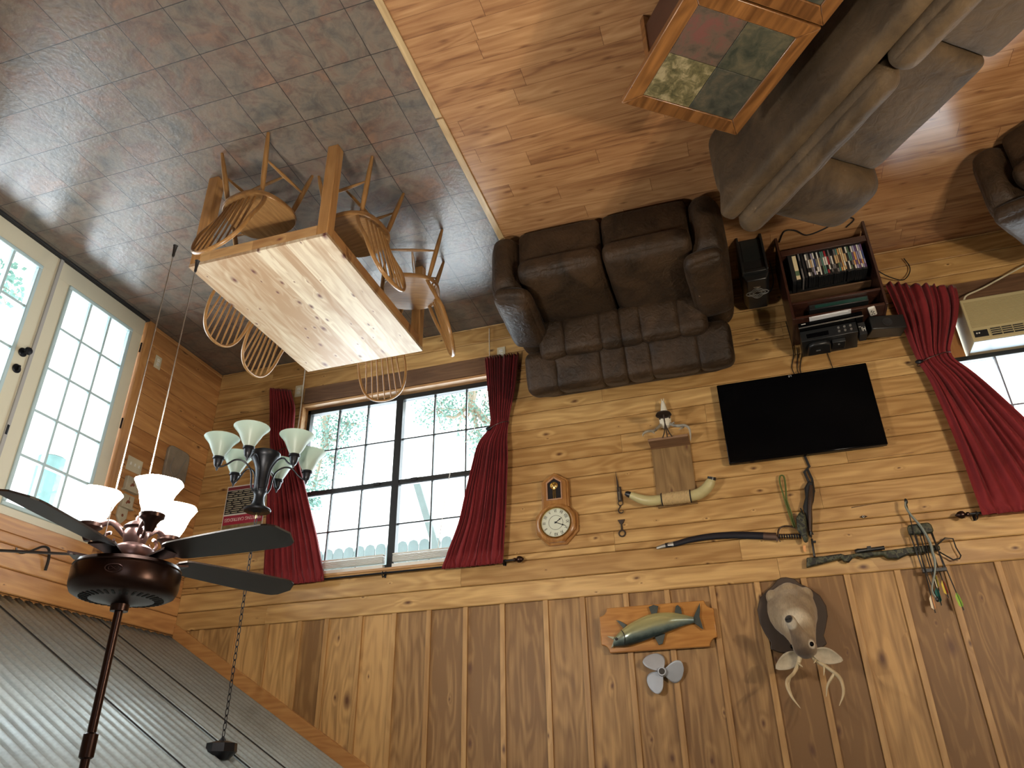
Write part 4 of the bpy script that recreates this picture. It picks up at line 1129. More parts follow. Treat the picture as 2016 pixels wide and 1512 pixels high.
        lo = bpy.data.objects.new('bulb_light', l); lo.location = (loc[0] + .155 * c_, loc[1] + .155 * s_, loc[2] - .345); C.objects.link(lo)
    for (x, y, z0, z1) in ((0, 0, -.232, -1.36), (.045, -.09, -.10, -1.385)):
        mb = MB()
        z = z0
        mb.tube([(x, y, z0), (x, y, z1 + .05)], .0022, 6); mb.build('pull_chain', MAT['steel'], t, smooth=True)
        mb = MB(); mb.lathe([(.004, z1 + .055), (.006, z1 + .045), (.0055, z1 + .035), (.009, z1), (.011, z1 - .004)], 14, Matrix.Translation((x, y, 0))); mb.build('chain_pull', MAT['black'], t, smooth='auto')
    return t
FANW = 26
FX, FY = -2.649, -3.36
f1 = make_fan((FX, FY, 3.052), 112, 'dark bronze ceiling fan with three lit glass shades hanging from the metal roof', roof(FX), 30, (1.0, .92, .80))
f2 = make_fan((-6.95, -3.75, 3.052), 40, 'second bronze ceiling fan with lit shades on the far roof slope, outside the photo', roof(-6.95), 56, (1.0, .82, .58))

# ---- chandelier
CX, CY = -1.642, -1.349
t = thing('chandelier', 'black six arm chandelier with frosted bell shades hanging on a chain', 'chandelier', (CX, CY, 2.04))
mb = MB(); mb.lathe([(.005, .012), (.020, .012), (.030, .004), (.085, .000), (.090, -.010), (.084, -.018), (.060, -.028), (.045, -.045), (.036, -.075), (.034, -.105), (.040, -.125), (.046, -.135), (.040, -.146), (.042, -.16), (.043, -.22), (.046, -.26), (.053, -.30), (.070, -.345), (.090, -.375), (.100, -.39), (.100, -.415), (.080, -.425), (.02, -.428)], 36)
mb.build('column', MAT['blackmetal'], t, smooth='auto')
for z_ in (-.145, -.215, -.29):
    mb = MB(); r_ = {-.145: .047, -.215: .041, -.29: .049}[z_]; mb.lathe([(r_ - .003, z_ - .006), (r_, z_), (r_ - .003, z_ + .006)], 30); mb.build('ring', MAT['blackmetal'], t, smooth='auto')
for k in range(6):
    a = R(15 + 60 * k); c_, s_ = math.cos(a), math.sin(a); rr = .295
    P_ = lambda r, z: (r * c_, r * s_, z)
    arm = smooth_path([P_(.046, -.135), P_(.062, -.17), P_(.068, -.23), P_(.085, -.29), P_(.135, -.335), P_(.19, -.335), P_(.235, -.295), P_(.265, -.275), P_(rr, -.268)], 4)
    mb = MB(); mb.tube(arm, .0062, 8); mb.build('arm', MAT['blackmetal'], t, smooth='auto')
    mb = MB(); mb.lathe([(.002, -.238), (.006, -.246), (.010, -.262), (.020, -.272), (.026, -.29), (.030, -.315), (.038, -.322), (.038, -.334), (.030, -.336)], 24, Matrix.Translation((rr * c_, rr * s_, 0))); mb.build('socket_cup', MAT['blackmetal'], t, smooth='auto')
    glass_shade([(.030, -.333), (.036, -.345), (.052, -.375), (.066, -.405), (.078, -.43), (.098, -.455), (.110, -.468), (.116, -.476)], 'glass_shade', MAT['frosted'], t, (rr * c_, rr * s_, 0), n=36)
mb = MB(); mb.tube(smooth_path([(0, 0, .01), (0, 0, .05)], 2), .004, 8); mb.build('loop', MAT['brass'], t)
# chain: individual links
zc = roof(CX) - .03
zz = 2.04 + .045; k = 0
while zz < zc - .05:
    mb = MB(); pp = []
    for q in range(16):
        an = 2 * PI * q / 16
        v = Vector((.0095 * math.cos(an), 0, .023 * math.sin(an)))
        if k % 2: v = Vector((0, v.x, v.z))
        pp.append(v + Vector((0, 0, zz - 2.04 + .023)))
    mb.tube(pp, .0028, 6, closed=True); mb.build('chain_link', MAT['blackmetal'], t, smooth=True)
    zz += .0385; k += 1
mb = MB(); mb.lathe([(.006, zc - 2.04 - .07), (.020, zc - 2.04 - .05), (.085, zc - 2.04 - .035), (.088, zc - 2.04 + .01), (.05, zc - 2.04 + .05)], 8); mb.build('canopy', MAT['blackmetal'], t, smooth='auto')

# ---- curtains
def interp(tab, z):
    tab = sorted(tab)
    tab = [(b_, a) for a, b_ in tab]; tab.sort()
    if z <= tab[0][0]: return tab[0][1]
    for (z0, x0), (z1, x1) in zip(tab[:-1], tab[1:]):
        if z <= z1: return x0 + (x1 - x0) * (z - z0) / (z1 - z0)
    return tab[-1][1]
def curtain(name, label, e0, e1, zb, zt, y, nf, tie, seed, zb1=None):
    rnd = random.Random(seed); zb1 = zb if zb1 is None else zb1
    ph = [rnd.uniform(-1, 1) for _ in range(8)]
    xm = (interp(e0, zt) + interp(e1, zt)) / 2
    t = thing(name, label, 'curtain', (xm, 0, zb), group='burgundy tied back curtains')
    def sm(tab, z):
        return sum(interp(tab, z + d) for d in (-.06, -.03, 0, .03, .06)) / 5
    def fn(u, v):
        z = (zb + (zb1 - zb) * u) * (1 - v) + zt * v
        a, b_ = sm(e0, z), sm(e1, z)
        w = abs(b_ - a); full = .6
        uu = u + .022 * math.sin(2 * PI * u * 2 + ph[0] + z * 1.3) + .012 * math.sin(2 * PI * u * 5 + ph[1] * 3 - z * 2)
        uu = max(0, min(1, uu)) if v < .97 else u
        am = .016 + .012 * (1 - min(1, w / full)); 
        if tie: am *= .45 + .55 * min(1, abs(z - tie) / .25)
        if z > zt - .10: am *= .5
        yy = y + am * math.sin(2 * PI * nf * u + ph[2] + .7 * math.sin(z * 2.2 + ph[3])) + .4 * am * math.sin(2 * PI * nf * 1.7 * u + ph[4] + z)
        if z > zt - .05: yy += .004 * math.sin(2 * PI * nf * 3 * u)
        if tie: yy += .022 * math.exp(-((z - tie) / .10) ** 2)
        return (a + (b_ - a) * uu - xm, yy, z - zb)
    mb = MB(); mb.grid(fn, 150, 60)
    o = mb.build('drape', MAT['curtain'], t, smooth=True)
    md = o.modifiers.new('thick', 'SOLIDIFY'); md.thickness = .003
    if tie:
        a, b_ = interp(e0, tie), interp(e1, tie)
        pp = []
        for k in range(24):
            q = 2 * PI * k / 24; pp.append(((a + b_) / 2 - xm + (b_ - a) * .56 * math.cos(q), y + .022 + .05 * math.sin(q), tie - zb - .03 * math.cos(q) * (1 if b_ < a else -1)))
        mb = MB(); mb.tube(pp, .004, 8, closed=True); mb.build('tieback_hook', MAT['bronzelight'], t, smooth=True)
        mb = MB(); mb.ball((a - xm, y - .01, tie - zb + .02), .018, 14, (1.5, .7, .9)); mb.build('holdback_knob', MAT['blackmetal'], t, smooth=True)
    return t
curtain('curtain', 'burgundy curtain on the corner side of the middle window, partly behind the chandelier', [(-.63, .30), (-.71, .82), (-.75, 1.2), (-.79, 1.5), (-.85, 2.10), (-.86, 2.2)], [(-.87, .36), (-.95, .55), (-.965, .83), (-1.03, 1.05), (-1.14, 1.31), (-1.33, 1.83), (-1.44, 2.19)], .31, 2.19, -.085, 11, .98, 3, .37)
curtain('curtain', 'burgundy curtain tied back between the middle window and the clock', [(-2.79, .36), (-2.82, .76), (-2.845, 1.03), (-2.73, 1.17), (-2.64, 1.55), (-2.58, 1.84), (-2.44, 2.19)], [(-3.105, .36), (-3.06, .75), (-2.985, 1.05), (-2.99, 1.34), (-2.97, 1.76), (-2.94, 2.19)], .385, 2.19, -.085, 12, 1.05, 8, .40)
curtain('curtain', 'burgundy curtain tied back beside the air conditioner, spreading wide at the rod', [(-5.99, .36), (-6.01, .5), (-6.04, .92), (-6.095, 1.23), (-6.12, 1.5), (-6.14, 1.82), (-6.15, 2.2)], [(-6.45, .50), (-6.44, .62), (-6.39, .76), (-6.26, 1.03), (-6.36, 1.19), (-6.46, 1.38), (-6.57, 1.60), (-6.85, 2.19)], .36, 2.20, -.115, 8, 1.045, 5, .50)
def rod(x0, x1, z, y, label, brackets):
    t = thing('curtain_rod', label, 'curtain rod', ((x0 + x1) / 2, 0, z)); xm = (x0 + x1) / 2
    mb = MB(); mb.cyl((x0 - xm, y, 0), (x1 - xm, y, 0), .008, n=12); mb.build('pole', MAT['blackmetal'], t, smooth='auto')
    for xe, s_ in ((x0, -1), (x1, 1)):
        mb = MB(); Mt = Matrix.Translation((xe - xm, y, 0)) @ Matrix.Rotation(R(90) * s_, 4, 'Y'); mb.lathe([(.009, 0), (.014, .004), (.014, .016), (.008, .022), (.024, .036), (.026, .050), (.020, .066), (.008, .078), (.003, .084)], 20, Mt); mb.build('finial', MAT['bronze'], t, smooth='auto')
    for xb in brackets:
        mb = MB(); mb.tube(smooth_path([(xb - xm, 0, -.01), (xb - xm, -.04, .028), (xb - xm, y, .026), (xb - xm, y - .012, 0), (xb - xm, y, -.012)], 3), .0045, 8); mb.cbox(xb - xm, -.002, 0, .016, .004, .05); mb.build('bracket', MAT['blackmetal'], t, smooth='auto')
rod(-3.01, -.75, 2.165, -.052, 'long thin black curtain rod above the middle window', (-.80, -1.93, -2.93))
rod(-8.35, -6.09, 2.175, -.080, 'thin curtain rod whose bronze finial shows beside the crossbow', (-6.13, -7.2))

# ---- blinds pulled right up inside window 1
for (x0, x1, lab) in ((-1.885, -1.01, 'white blind pulled up in the window half nearer the corner'), (-2.86, -1.965, 'white blind pulled up in the window half nearer the clock')):
    t = thing('window_blind', lab, 'blind', ((x0 + x1) / 2, .045, 2.06), group='raised window blinds'); hw = (x1 - x0) / 2
    mb = MB(); mb.box(-hw, hw, -.02, .02, .012, .045); mb.build('head_rail', MAT['white'], t, bevel=.002)
    mb = MB()
    for k in range(7): mb.box(-hw + .004, hw - .004, -.022, .022, -.008 - k * .0075, -.004 - k * .0075)
    mb.build('slat_stack', MAT['white'], t)
    mb = MB(); mb.box(-hw + .002, hw - .002, -.022, .022, -.072, -.060); mb.build('bottom_rail', MAT['white'], t, bevel=.002)
def cord(name, label, cat, pts, r, mat, k=5):
    o0 = Vector(pts[0]); mb = MB(); mb.tube(smooth_path([Vector(p) - o0 for p in pts], k), r, 8)
    o = mb.build(name, mat, smooth='auto'); o.location = o0; return tag(o, label, cat)
cord('blind_cord', 'thin white blind cord hanging beside the window edge behind the chandelier', 'cord', [(-.955, -.02, 2.06), (-.957, -.02, 1.4), (-.96, -.02, .9), (-.963, -.02, .5), (-.955, -.02, .05)], .0055, MAT['white'])
cord('blind_cord', 'thin white blind cord slanting across the window pane by the tied back curtain', 'cord', [(-2.36, .03, 1.99), (-2.42, .02, 1.55), (-2.50, -.005, 1.25), (-2.68, -.015, 1.0), (-2.80, -.02, .62), (-2.81, -.02, .05)], .003, MAT['white'])

# ---- window air conditioner
t = thing('air_conditioner', 'beige window air conditioner under the right window with louvred grille', 'air conditioner', (-6.75, 0, .63))
acm = flat('beige_plastic', (.44, .37, .20), .4)
ACX = .31; HZ = .34; YF = -.125
mb = MB(); mb.box(-ACX, ACX, YF + .02, .30, 0, HZ); mb.build('casing', acm, t, bevel=.006)
mb = MB(); mb.box(-ACX - .004, ACX + .004, YF, YF + .022, -.004, HZ + .004); fr_ = mb.build('front_panel', acm, t, bevel=.006)
mb = MB()
for k in range(22):
    z = .025 + k * .0098; mb.box(-ACX + .012, ACX - .012, YF - .0035, YF + .002, z, z + .0055)
mb.build('intake_grille', flat('beige_louvre', (.36, .30, .15), .5), t)
mb = MB(); mb.box(ACX - .10, ACX - .012, YF - .002, YF + .001, .262, .315); pn = mb.build('control_panel', MAT['black'], t)
for x_ in (ACX - .03, ACX - .045):
    mb = MB(); mb.cyl((x_, YF - .001, .285), (x_, YF - .006, .285), .005, n=10); mb.build('button', MAT['white'], pn)
mb = MB(); mb.box(-ACX + .012, ACX - .115, YF - .001, YF + .001, .258, .318); ou = mb.build('air_outlet', MAT['blackmatte'], t)
mb = MB()
for z in (.272, .288, .304): mb.box(-ACX + .012, ACX - .115, YF - .006, YF - .001, z - .0025, z + .0025)
for k in range(8): mb.box(-ACX + .012 + .07 * k, -ACX + .017 + .07 * k, YF - .006, YF - .001, .258, .318)
mb.build('outlet_vane', acm, ou)
mb = MB(); mb.box(-ACX, ACX, YF + .006, .04, HZ + .004, HZ + .007); mb.build('top_cover', flat('pale_blue_cover', (.30, .37, .42), .4), t)
cord('electric_cord', 'ivory electric cord drooping below the air conditioner', 'cord', [(-6.47, -.11, .62), (-6.50, -.11, .585), (-6.62, -.10, .54), (-6.80, -.09, .46), (-7.0, -.08, .38), (-7.2, -.03, .35)], .006, MAT['ivory'])
# ---- black cables around the media stand
cord('cable', 'leftmost of the black cables dropping from the television', 'cable', [(-5.25, -.02, 1.0), (-5.235, -.015, .9), (-5.27, -.015, .76), (-5.262, -.03, .5)], .0035, MAT['black'])
cord('cable', 'middle one of the black cables dropping from the television', 'cable', [(-5.275, -.02, 1.0), (-5.27, -.015, .92), (-5.295, -.012, .80), (-5.30, -.02, .74)], .0035, MAT['black'])
cord('cable', 'black cable bundled right of the other two under the television', 'cable', [(-5.295, -.02, 1.0), (-5.29, -.015, .92), (-5.325, -.012, .80), (-5.34, -.02, .74)], .0035, MAT['black'])
cord('cable', 'lone black cable under the television above the router', 'cable', [(-5.515, -.02, 1.0), (-5.512, -.015, .93), (-5.50, -.012, .80), (-5.49, -.02, .74)], .003, MAT['black'])
cord('cable', 'black cable looping out from the stand side toward the curtain', 'cable', [(-5.92, -.20, .20), (-5.98, -.14, .27), (-6.06, -.09, .31), (-6.14, -.06, .33), (-6.20, -.04, .27), (-6.22, -.03, .20), (-6.20, -.03, .12)], .004, MAT['black'])
cord('cable', 'black cable from the stand side tucked behind the curtain', 'cable', [(-5.92, -.12, .42), (-5.98, -.08, .43), (-6.04, -.03, .40), (-6.08, -.02, .33)], .004, MAT['black'])
cord('cable', 'black cable looping on the floor under the media stand', 'cable', [(-5.30, -.40, .01), (-5.34, -.52, .008), (-5.42, -.50, .008), (-5.50, -.42, .01), (-5.62, -.45, .008), (-5.75, -.53, .008), (-5.83, -.50, .008), (-5.78, -.42, .01)], .005, MAT['black'])
cord('cable', 'black wires tangled on the floor behind the subwoofer', 'cable', [(-5.10, -.06, .30), (-5.16, -.05, .25), (-5.22, -.08, .18), (-5.23, -.14, .10), (-5.22, -.20, .02)], .004, MAT['black'])
# ---- outlets and switches
def plate(name, label, cat, loc, w, h, side, kind):
    t = thing(name, label, cat, loc, rz=(R(-90) if side == 'R' else 0))
    mb = MB(); mb.box(-w / 2, w / 2, -.006, 0, -h / 2, h / 2); mb.build('cover_plate', MAT['ivory'], t, bevel=.002)
    if kind == 'outlet':
        for z in (-.02, .02):
            mb = MB(); mb.box(-.016, .016, -.0085, -.005, z - .014, z + .014); s_ = mb.build('socket', MAT['white'], t, bevel=.002)
            mb = MB(); mb.cbox(-.006, -.009, z, .002, .001, .008); mb.cbox(.006, -.009, z, .002, .001, .008); mb.build('slot', MAT['blackmatte'], s_)
    else:
        for x in (-.046, 0, .046):
            mb = MB(); mb.cbox(x, -.009, 0, .010, .008, .024); mb.build('toggle', MAT['white'], t)
    return t
plate('wall_outlet', 'ivory wall outlet beside the lower edge of the corner curtain', 'outlet', (-.905, 0, .34), .075, .12, 'B', 'outlet')
plate('wall_outlet', 'white wall outlet peeking from under the curtain by the loveseat', 'outlet', (-2.915, 0, .315), .075, .12, 'B', 'outlet')
plate('wall_outlet', 'ivory wall outlet low on the planks right of the french doors', 'outlet', (0, -.84, .315), .075, .12, 'R', 'outlet')
plate('light_switch', 'ivory triple switch plate on the planks beside the french doors', 'light switch', (0, -.83, 1.285), .165, .12, 'R', 'switch')
# pictured tiles / key holders above the switch
def knick(label, y, z, w, h, shape, motif):
    t = thing('wall_plaque', label, 'wall ornament', (0, y, z), rz=R(-90))
    mb = MB()
    if shape == 'box':
        mb.box(-w / 2, w / 2, -.035, 0, -h / 2, h / 2); mb.box(-w / 2 - .01, w / 2 + .01, -.045, 0, h / 2 - .004, h / 2 + .012)
    else:
        mb.prism([(-w / 2, -h * .5), (w / 2, -h * .5), (w / 2, h * .1), (w * .25, h * .32), (0, h * .5), (-w * .25, h * .32), (-w / 2, h * .1)], -.02, 0)
    mb.build('body', flat('aged_ivory_ceramic', (.42, .38, .28), .5, noise=.2), t, bevel=.003)
    mb = MB()
    if motif == 'bird':
        mb.ball((0, -.036, .005), .016, 10, (1.2, .15, .8)); mb.ball((.018, -.036, .018), .009, 10, (1, .2, 1)); mb.box(-.004, 0, -.038, -.034, -.035, -.005)
    else: mb.ball((0, -.021, 0), .012, 10, (1, .2, 1))
    mb.build('motif', flat('rust_brown_motif', (.18, .06, .03), .6), t)
knick('ivory box ornament with a brown bird just above the switch plate', -.83, 1.455, .13, .11, 'box', 'bird')
knick('upper ivory box ornament with a brown bird, stacked over its twin', -.835, 1.60, .11, .10, 'box', 'bird')
knick('ivory pointed ornament with a dark dot topping the bird boxes', -.85, 1.72, .10, .14, 'peak', 'dot')
t = thing('brown_wall_ornament', 'dark brown wavy ornament on the planks near the corner behind the fan lights', 'wall ornament', (0, -.62, 1.75), rz=R(-90))
mb = MB(); mb.prism([(-.07, -.05), (-.02, -.07), (.03, -.05), (.07, -.06), (.075, .02), (.04, .06), (-.01, .05), (-.06, .07), (-.08, .01)], -.02, 0); mb.build('body', MAT['shield'], t, bevel=.004)
t = thing('stone_tablet', 'grey carved stone tablet with rounded corners hung near the wall corner', 'stone tablet', (0, -.385, 1.12), rz=R(-90))
mb = MB(); w, h = .135, .155
poly = []
for (cx_, cz_, a0) in ((w - .05, h - .05, 0), (-w + .05, h - .05, 90), (-w + .05, -h + .05, 180), (w - .05, -h + .05, 270)):
    for q in range(5): poly.append((cx_ + .05 * math.cos(R(a0 + q * 22.5)), cz_ + .05 * math.sin(R(a0 + q * 22.5))))
mb.prism(poly, -.03, 0); mb.build('slab', flat('grey_stone', (.24, .20, .15), .8, noise=.45, nscale=9, bump=.9), t, bevel=.006)
mb = MB(); mb.tube(smooth_path([(-.09, -.031, -.09), (-.05, -.032, 0), (-.02, -.031, .08), (.03, -.032, .10), (.08, -.031, .05), (.06, -.031, -.05)], 4), .005, 6); mb.build('carving', flat('stone_relief', (.20, .18, .15), .8), t, smooth='auto')
# black iron hook above the door
t = thing('wall_hook', 'black wrought iron arched hook over the french doors', 'hook', (0, -1.53, 2.19), rz=R(-90))
mb = MB(); pa = smooth_path([(-.13, -.03, -.02), (-.12, -.05, .02), (-.07, -.06, -.05), (.0, -.05, -.035), (.08, -.03, .02), (.115, -.012, .0)], 5)
pa = smooth_path([(-.135, -.012, .10), (-.12, -.03, .02), (-.085, -.045, -.035), (-.04, -.04, -.04), (.02, -.03, .0), (.08, -.015, .035), (.12, -.01, .03), (.13, -.01, .01)], 4)
mb.tube(pa, lerp_list([.010, .009, .006, .006], len(pa)), 8); mb.build('hook_body', MAT['black'], t, smooth='auto')

# ---- poster of cartridges
t = thing('poster', 'cartridge chart poster with a red lettered band by the wall corner', 'poster', (-.505, 0, 1.42))
PW_, PH_ = .21, .29
mb = MB(); mb.box(-PW_, PW_, -.004, -.001, -.2, .33); mb.build('sheet', flat('poster_white', (.62, .60, .55), .5), t)
mb = MB(); mb.box(-PW_ + .008, PW_ - .008, -.005, -.004, -.155, .065); mb.build('black_field', MAT['blackmatte'], t)
mb = MB(); mb.box(-PW_ + .008, PW_ - .008, -.005, -.004, -.19, -.160); mb.build('lower_band', flat('poster_dark_red', (.16, .02, .03), .5), t)
mb = MB(); mb.box(-PW_ + .008, PW_ - .008, -.005, -.004, .080, .165); mb.build('red_band', flat('poster_red', (.33, .02, .05), .5), t)
mb = MB(); mb.box(-PW_ + .008, PW_ - .008, -.005, -.004, .165, .315); mb.build('picture', flat('poster_landscape', (.22, .16, .07), .6, noise=.8, nscale=25), t)
mb = MB(); rnd = random.Random(2)
for r_ in range(11):
    z = .052 - r_ * .0195
    x = -PW_ + .02
    if r_ == 7: mb.box(-PW_ + .01, PW_ - .01, -.0056, -.005, z - .003, z + .006); continue
    while x < PW_ - .04:
        w = rnd.uniform(.035, .075) if r_ > 5 else rnd.uniform(.06, .12)
        w = min(w, PW_ - .015 - x)
        mb.add([(x, -.0056, z - .004), (x + w * .75, -.0056, z - .004), (x + w, -.0056, z - .0012), (x + w, -.0056, z + .0012), (x + w * .75, -.0056, z + .004), (x, -.0056, z + .004)], [(0, 1, 2, 3, 4, 5)]); x += w + .012
mb.build('cartridge_rows', flat('poster_brass', (.42, .38, .27), .4), t)
mb = MB(); add_text(mb, 'SPORTING CARTRIDGES', .044, Matrix.Translation((0, -.0052, .118)) @ WALLTXT, sx=.78); mb.build('lettering', flat('poster_pink_white', (.75, .6, .58), .5), t)
# ================================================================ THINGS HUNG ON THE BACK WALL
def wall_thing(name, label, cat, x, z, y=0, group=None):
    t = thing(name, label, cat, (x, y, z), group=group)
    return t
def lo(t, x, y, z): return (x - t.location.x, y - t.location.y, z - t.location.z)
def lpoly(t, pts): return [(x - t.location.x, z - t.location.z) for x, z in pts]
def part(t, name, mb, mat, **kw): return mb.build(name, mat, t, **kw)

# ---- regulator clock
t = wall_thing('wall_clock', 'golden oak octagonal wall clock with roman dial and brass pendulum box', 'clock', -3.352, 1.915)
def octo(r, y0, y1, mb, cz=0, sx=1.0):
    mb.prism([(sx * r * math.cos(R(22.5 + 45 * k)), cz + r * math.sin(R(22.5 + 45 * k))) for k in range(8)], y0, y1)
mb = MB(); octo(.178, -.030, 0, mb); octo(.160, -.055, -.030, mb)
mb.prism([(-.107, -.12), (-.107, -.335), (0, -.405), (.107, -.335), (.107, -.12)], -.048, 0); mb.prism([(-.092, -.12), (-.092, -.325), (0, -.385), (.092, -.325), (.092, -.12)], -.062, -.048)
part(t, 'case', mb, MAT['clockwood'], bevel=.004)
Mf = Matrix.Rotation(R(90), 4, 'X')       # lathe axis towards the room
mb = MB(); mb.lathe([(.150, .05), (.152, .062), (.143, .070), (.132, .074), (.124, .070), (.118, .058)], 48, Mf, cap=False); part(t, 'bezel', mb, MAT['clockwood'], smooth='auto')
mb = MB(); mb.lathe([(.119, .058), (.117, .068), (.112, .068), (.110, .058)], 48, Mf, cap=False); part(t, 'brass_ring', mb, MAT['brass'], smooth='auto')
mb = MB(); mb.cyl((0, -.050, 0), (0, -.059, 0), .113, n=48); dial = part(t, 'dial', mb, flat('dial_cream', (.62, .64, .52), .5))
mb = MB()
numerals = ['XII', 'I', 'II', 'III', 'IIII', 'V', 'VI', 'VII', 'VIII', 'IX', 'X', 'XI']
for k, s_ in enumerate(numerals):
    a = R(90 - 30 * k); Mt = Matrix.Translation((.090 * math.cos(a), -.0598, .090 * math.sin(a))) @ WALLTXT @ Matrix.Rotation(a - R(90), 4, 'Z')
    add_text(mb, s_, .036, Mt, .0004, sx=.68)
for k in range(60):
    a = R(6 * k); mb.cbox(0, 0, 0, .004, .0006, .0012, M=Matrix.Translation((.109 * math.cos(a), -.0597, .109 * math.sin(a))) @ Matrix.Rotation(-a, 4, 'Y'))
mb.tube([(.055 * math.cos(2 * PI * k / 40), -.0597, .055 * math.sin(2 * PI * k / 40)) for k in range(40)], .0011, 5, closed=True)
mb.build('numerals', MAT['blackmatte'], dial)
def hand(ang, ln, w, name):
    mb = MB(); Mt = Matrix.Translation((0, -.0635 if ln > .07 else -.0615, 0)) @ Matrix.Rotation(-R(90 - ang), 4, 'Y')
    mb.prism([(-.012, -w * .5), (ln * .55, -w * .45), (ln * .62, -w * 1.3), (ln * .7, -w * .5), (ln, 0), (ln * .7, w * .5), (ln * .62, w * 1.3), (ln * .55, w * .45), (-.012, w * .5)], -.0006, .0006, M=Mt); mb.build(name, MAT['blackmatte'], dial)
hand(49 * 6, .092, .005, 'minute_hand'); hand(7 * 30 + 49 * .5, .062, .006, 'hour_hand')
mb = MB(); mb.cyl((0, -.059, 0), (0, -.066, 0), .006, n=14); mb.build('centre_pin', MAT['blackmatte'], dial)
mb = MB(); mb.prism([(-.054, -.185), (-.054, -.315), (0, -.352), (.054, -.315), (.054, -.185)], -.0635, -.062); part(t, 'pendulum_window', mb, flat('dark_glass', (.02, .018, .02), .15))
mb = MB()
wp = [(-.062, -.178), (-.062, -.322), (0, -.366), (.062, -.322), (.062, -.178)]; ip = [(-.052, -.187), (-.052, -.314), (0, -.350), (.052, -.314), (.052, -.187)]
for k in range(5):
    a, b_, c, d = wp[k], wp[(k + 1) % 5], ip[(k + 1) % 5], ip[k]; mb.prism([a, b_, c, d], -.072, -.062)
part(t, 'pendulum_frame', mb, flat('pinkish_oak', (.42, .23, .13), .3), bevel=.002)
mb = MB(); mb.lathe([(.030, .0645), (.030, .068), (.022, .070), (.020, .066), (.010, .070), (.003, .071)], 28, Matrix.Translation((0, 0, -.292)) @ Mf)
for x in (-.009, 0, .009): mb.box(x - .002, x + .002, -.068, -.0645, -.275, -.19)
part(t, 'pendulum', mb, MAT['brass'], smooth='auto')

# ---- cow horn coat shelf: vertical plank, small ledge, rope-bound horns, hanging iron candle plate
t = wall_thing('horn_shelf', 'brown wooden wall shelf board with rope bound cow horns and iron candle plate', 'wall shelf', -4.262, 1.64)
mb = MB(); mb.prism(lpoly(t, [(-4.118, 1.40), (-4.409, 1.40), (-4.405, 1.875), (-4.120, 1.88)]), -.020, 0); part(t, 'back_board', mb, MAT['shelfwood'], bevel=.002)
mb = MB(); mb.box(-.150, .145, -.185, -.0, -.245, -.225); part(t, 'ledge', mb, wood('greyish_ledge', (.17, .09, .05), (.33, .20, .11), 'X', rough=.6, knot=.3, var=.1), bevel=.003)
def hpath(pts, y=-.075): return smooth_path([lo(t, x, yy, z) for x, yy, z in pts], 5)
hornmat = flat('cream_horn', (.50, .44, .22), .35, noise=.25, nscale=14)
pts = hpath([(-4.16, -.075, 1.838), (-4.08, -.075, 1.838), (-4.01, -.08, 1.818), (-3.955, -.085, 1.79), (-3.925, -.09, 1.775)])
mb = MB(); mb.tube(pts, lerp_list([.037, .038, .035, .029, .022], len(pts)), 14); part(t, 'horn', mb, hornmat, smooth='auto')
mb = MB(); q = hpath([(-3.935, -.088, 1.78), (-3.912, -.092, 1.768), (-3.898, -.096, 1.762)]); mb.tube(q, lerp_list([.025, .022, .012], len(q)), 12); part(t, 'horn_tip', mb, MAT['black'], smooth='auto')
pts = hpath([(-4.36, -.075, 1.838), (-4.43, -.078, 1.828), (-4.48, -.085, 1.800), (-4.515, -.095, 1.765), (-4.532, -.10, 1.735)])
mb = MB(); mb.tube(pts, lerp_list([.039, .041, .040, .036, .029], len(pts)), 14); part(t, 'horn', mb, hornmat, smooth='auto')
mb = MB(); q = hpath([(-4.527, -.099, 1.745), (-4.533, -.102, 1.728), (-4.535, -.104, 1.722)]); mb.tube(q, [.031] * len(q), 14); part(t, 'horn_tip', mb, MAT['black'], smooth='auto')
mb = MB()
for k in range(26):
    x = -4.168 - k * .0076
    mb.tube([lo(t, x + .001 * math.sin(k), -.075 + .041 * math.cos(2 * PI * i / 20), 1.838 + .044 * math.sin(2 * PI * i / 20)) for i in range(20)], .0042, 6, closed=True)
mb.tube([lo(t, -4.165, -.075, 1.838), lo(t, -4.362, -.075, 1.838)], .040, 14)
part(t, 'rope_binding', mb, MAT['rope'], smooth='auto')
mb = MB()
for x in (-4.160, -4.366): mb.tube([lo(t, x, -.075 + .043 * math.cos(2 * PI * i / 20), 1.838 + .045 * math.sin(2 * PI * i / 20)) for i in range(20)], .004, 6, closed=True)
part(t, 'dark_collar', mb, MAT['blackmatte'], smooth=True)
# iron plate
mb = MB()
for dx in (-.035, 0, .035):
    pa = smooth_path([(dx, -.19, -.235), (dx * .45, -.21, -.270), (0, -.26, -.32), (0, -.29, -.375)], 4); mb.tube(pa, .0045, 8)
part(t, 'iron_stem', mb, MAT['rust'], smooth='auto')
mb = MB(); mb.lathe([(.004, -.38), (.052, -.378), (.058, -.370), (.056, -.376), (.052, -.384), (.004, -.386)], 32, Matrix.Translation((0, -.29, 0))); part(t, 'iron_plate', mb, MAT['rust'], smooth='auto')

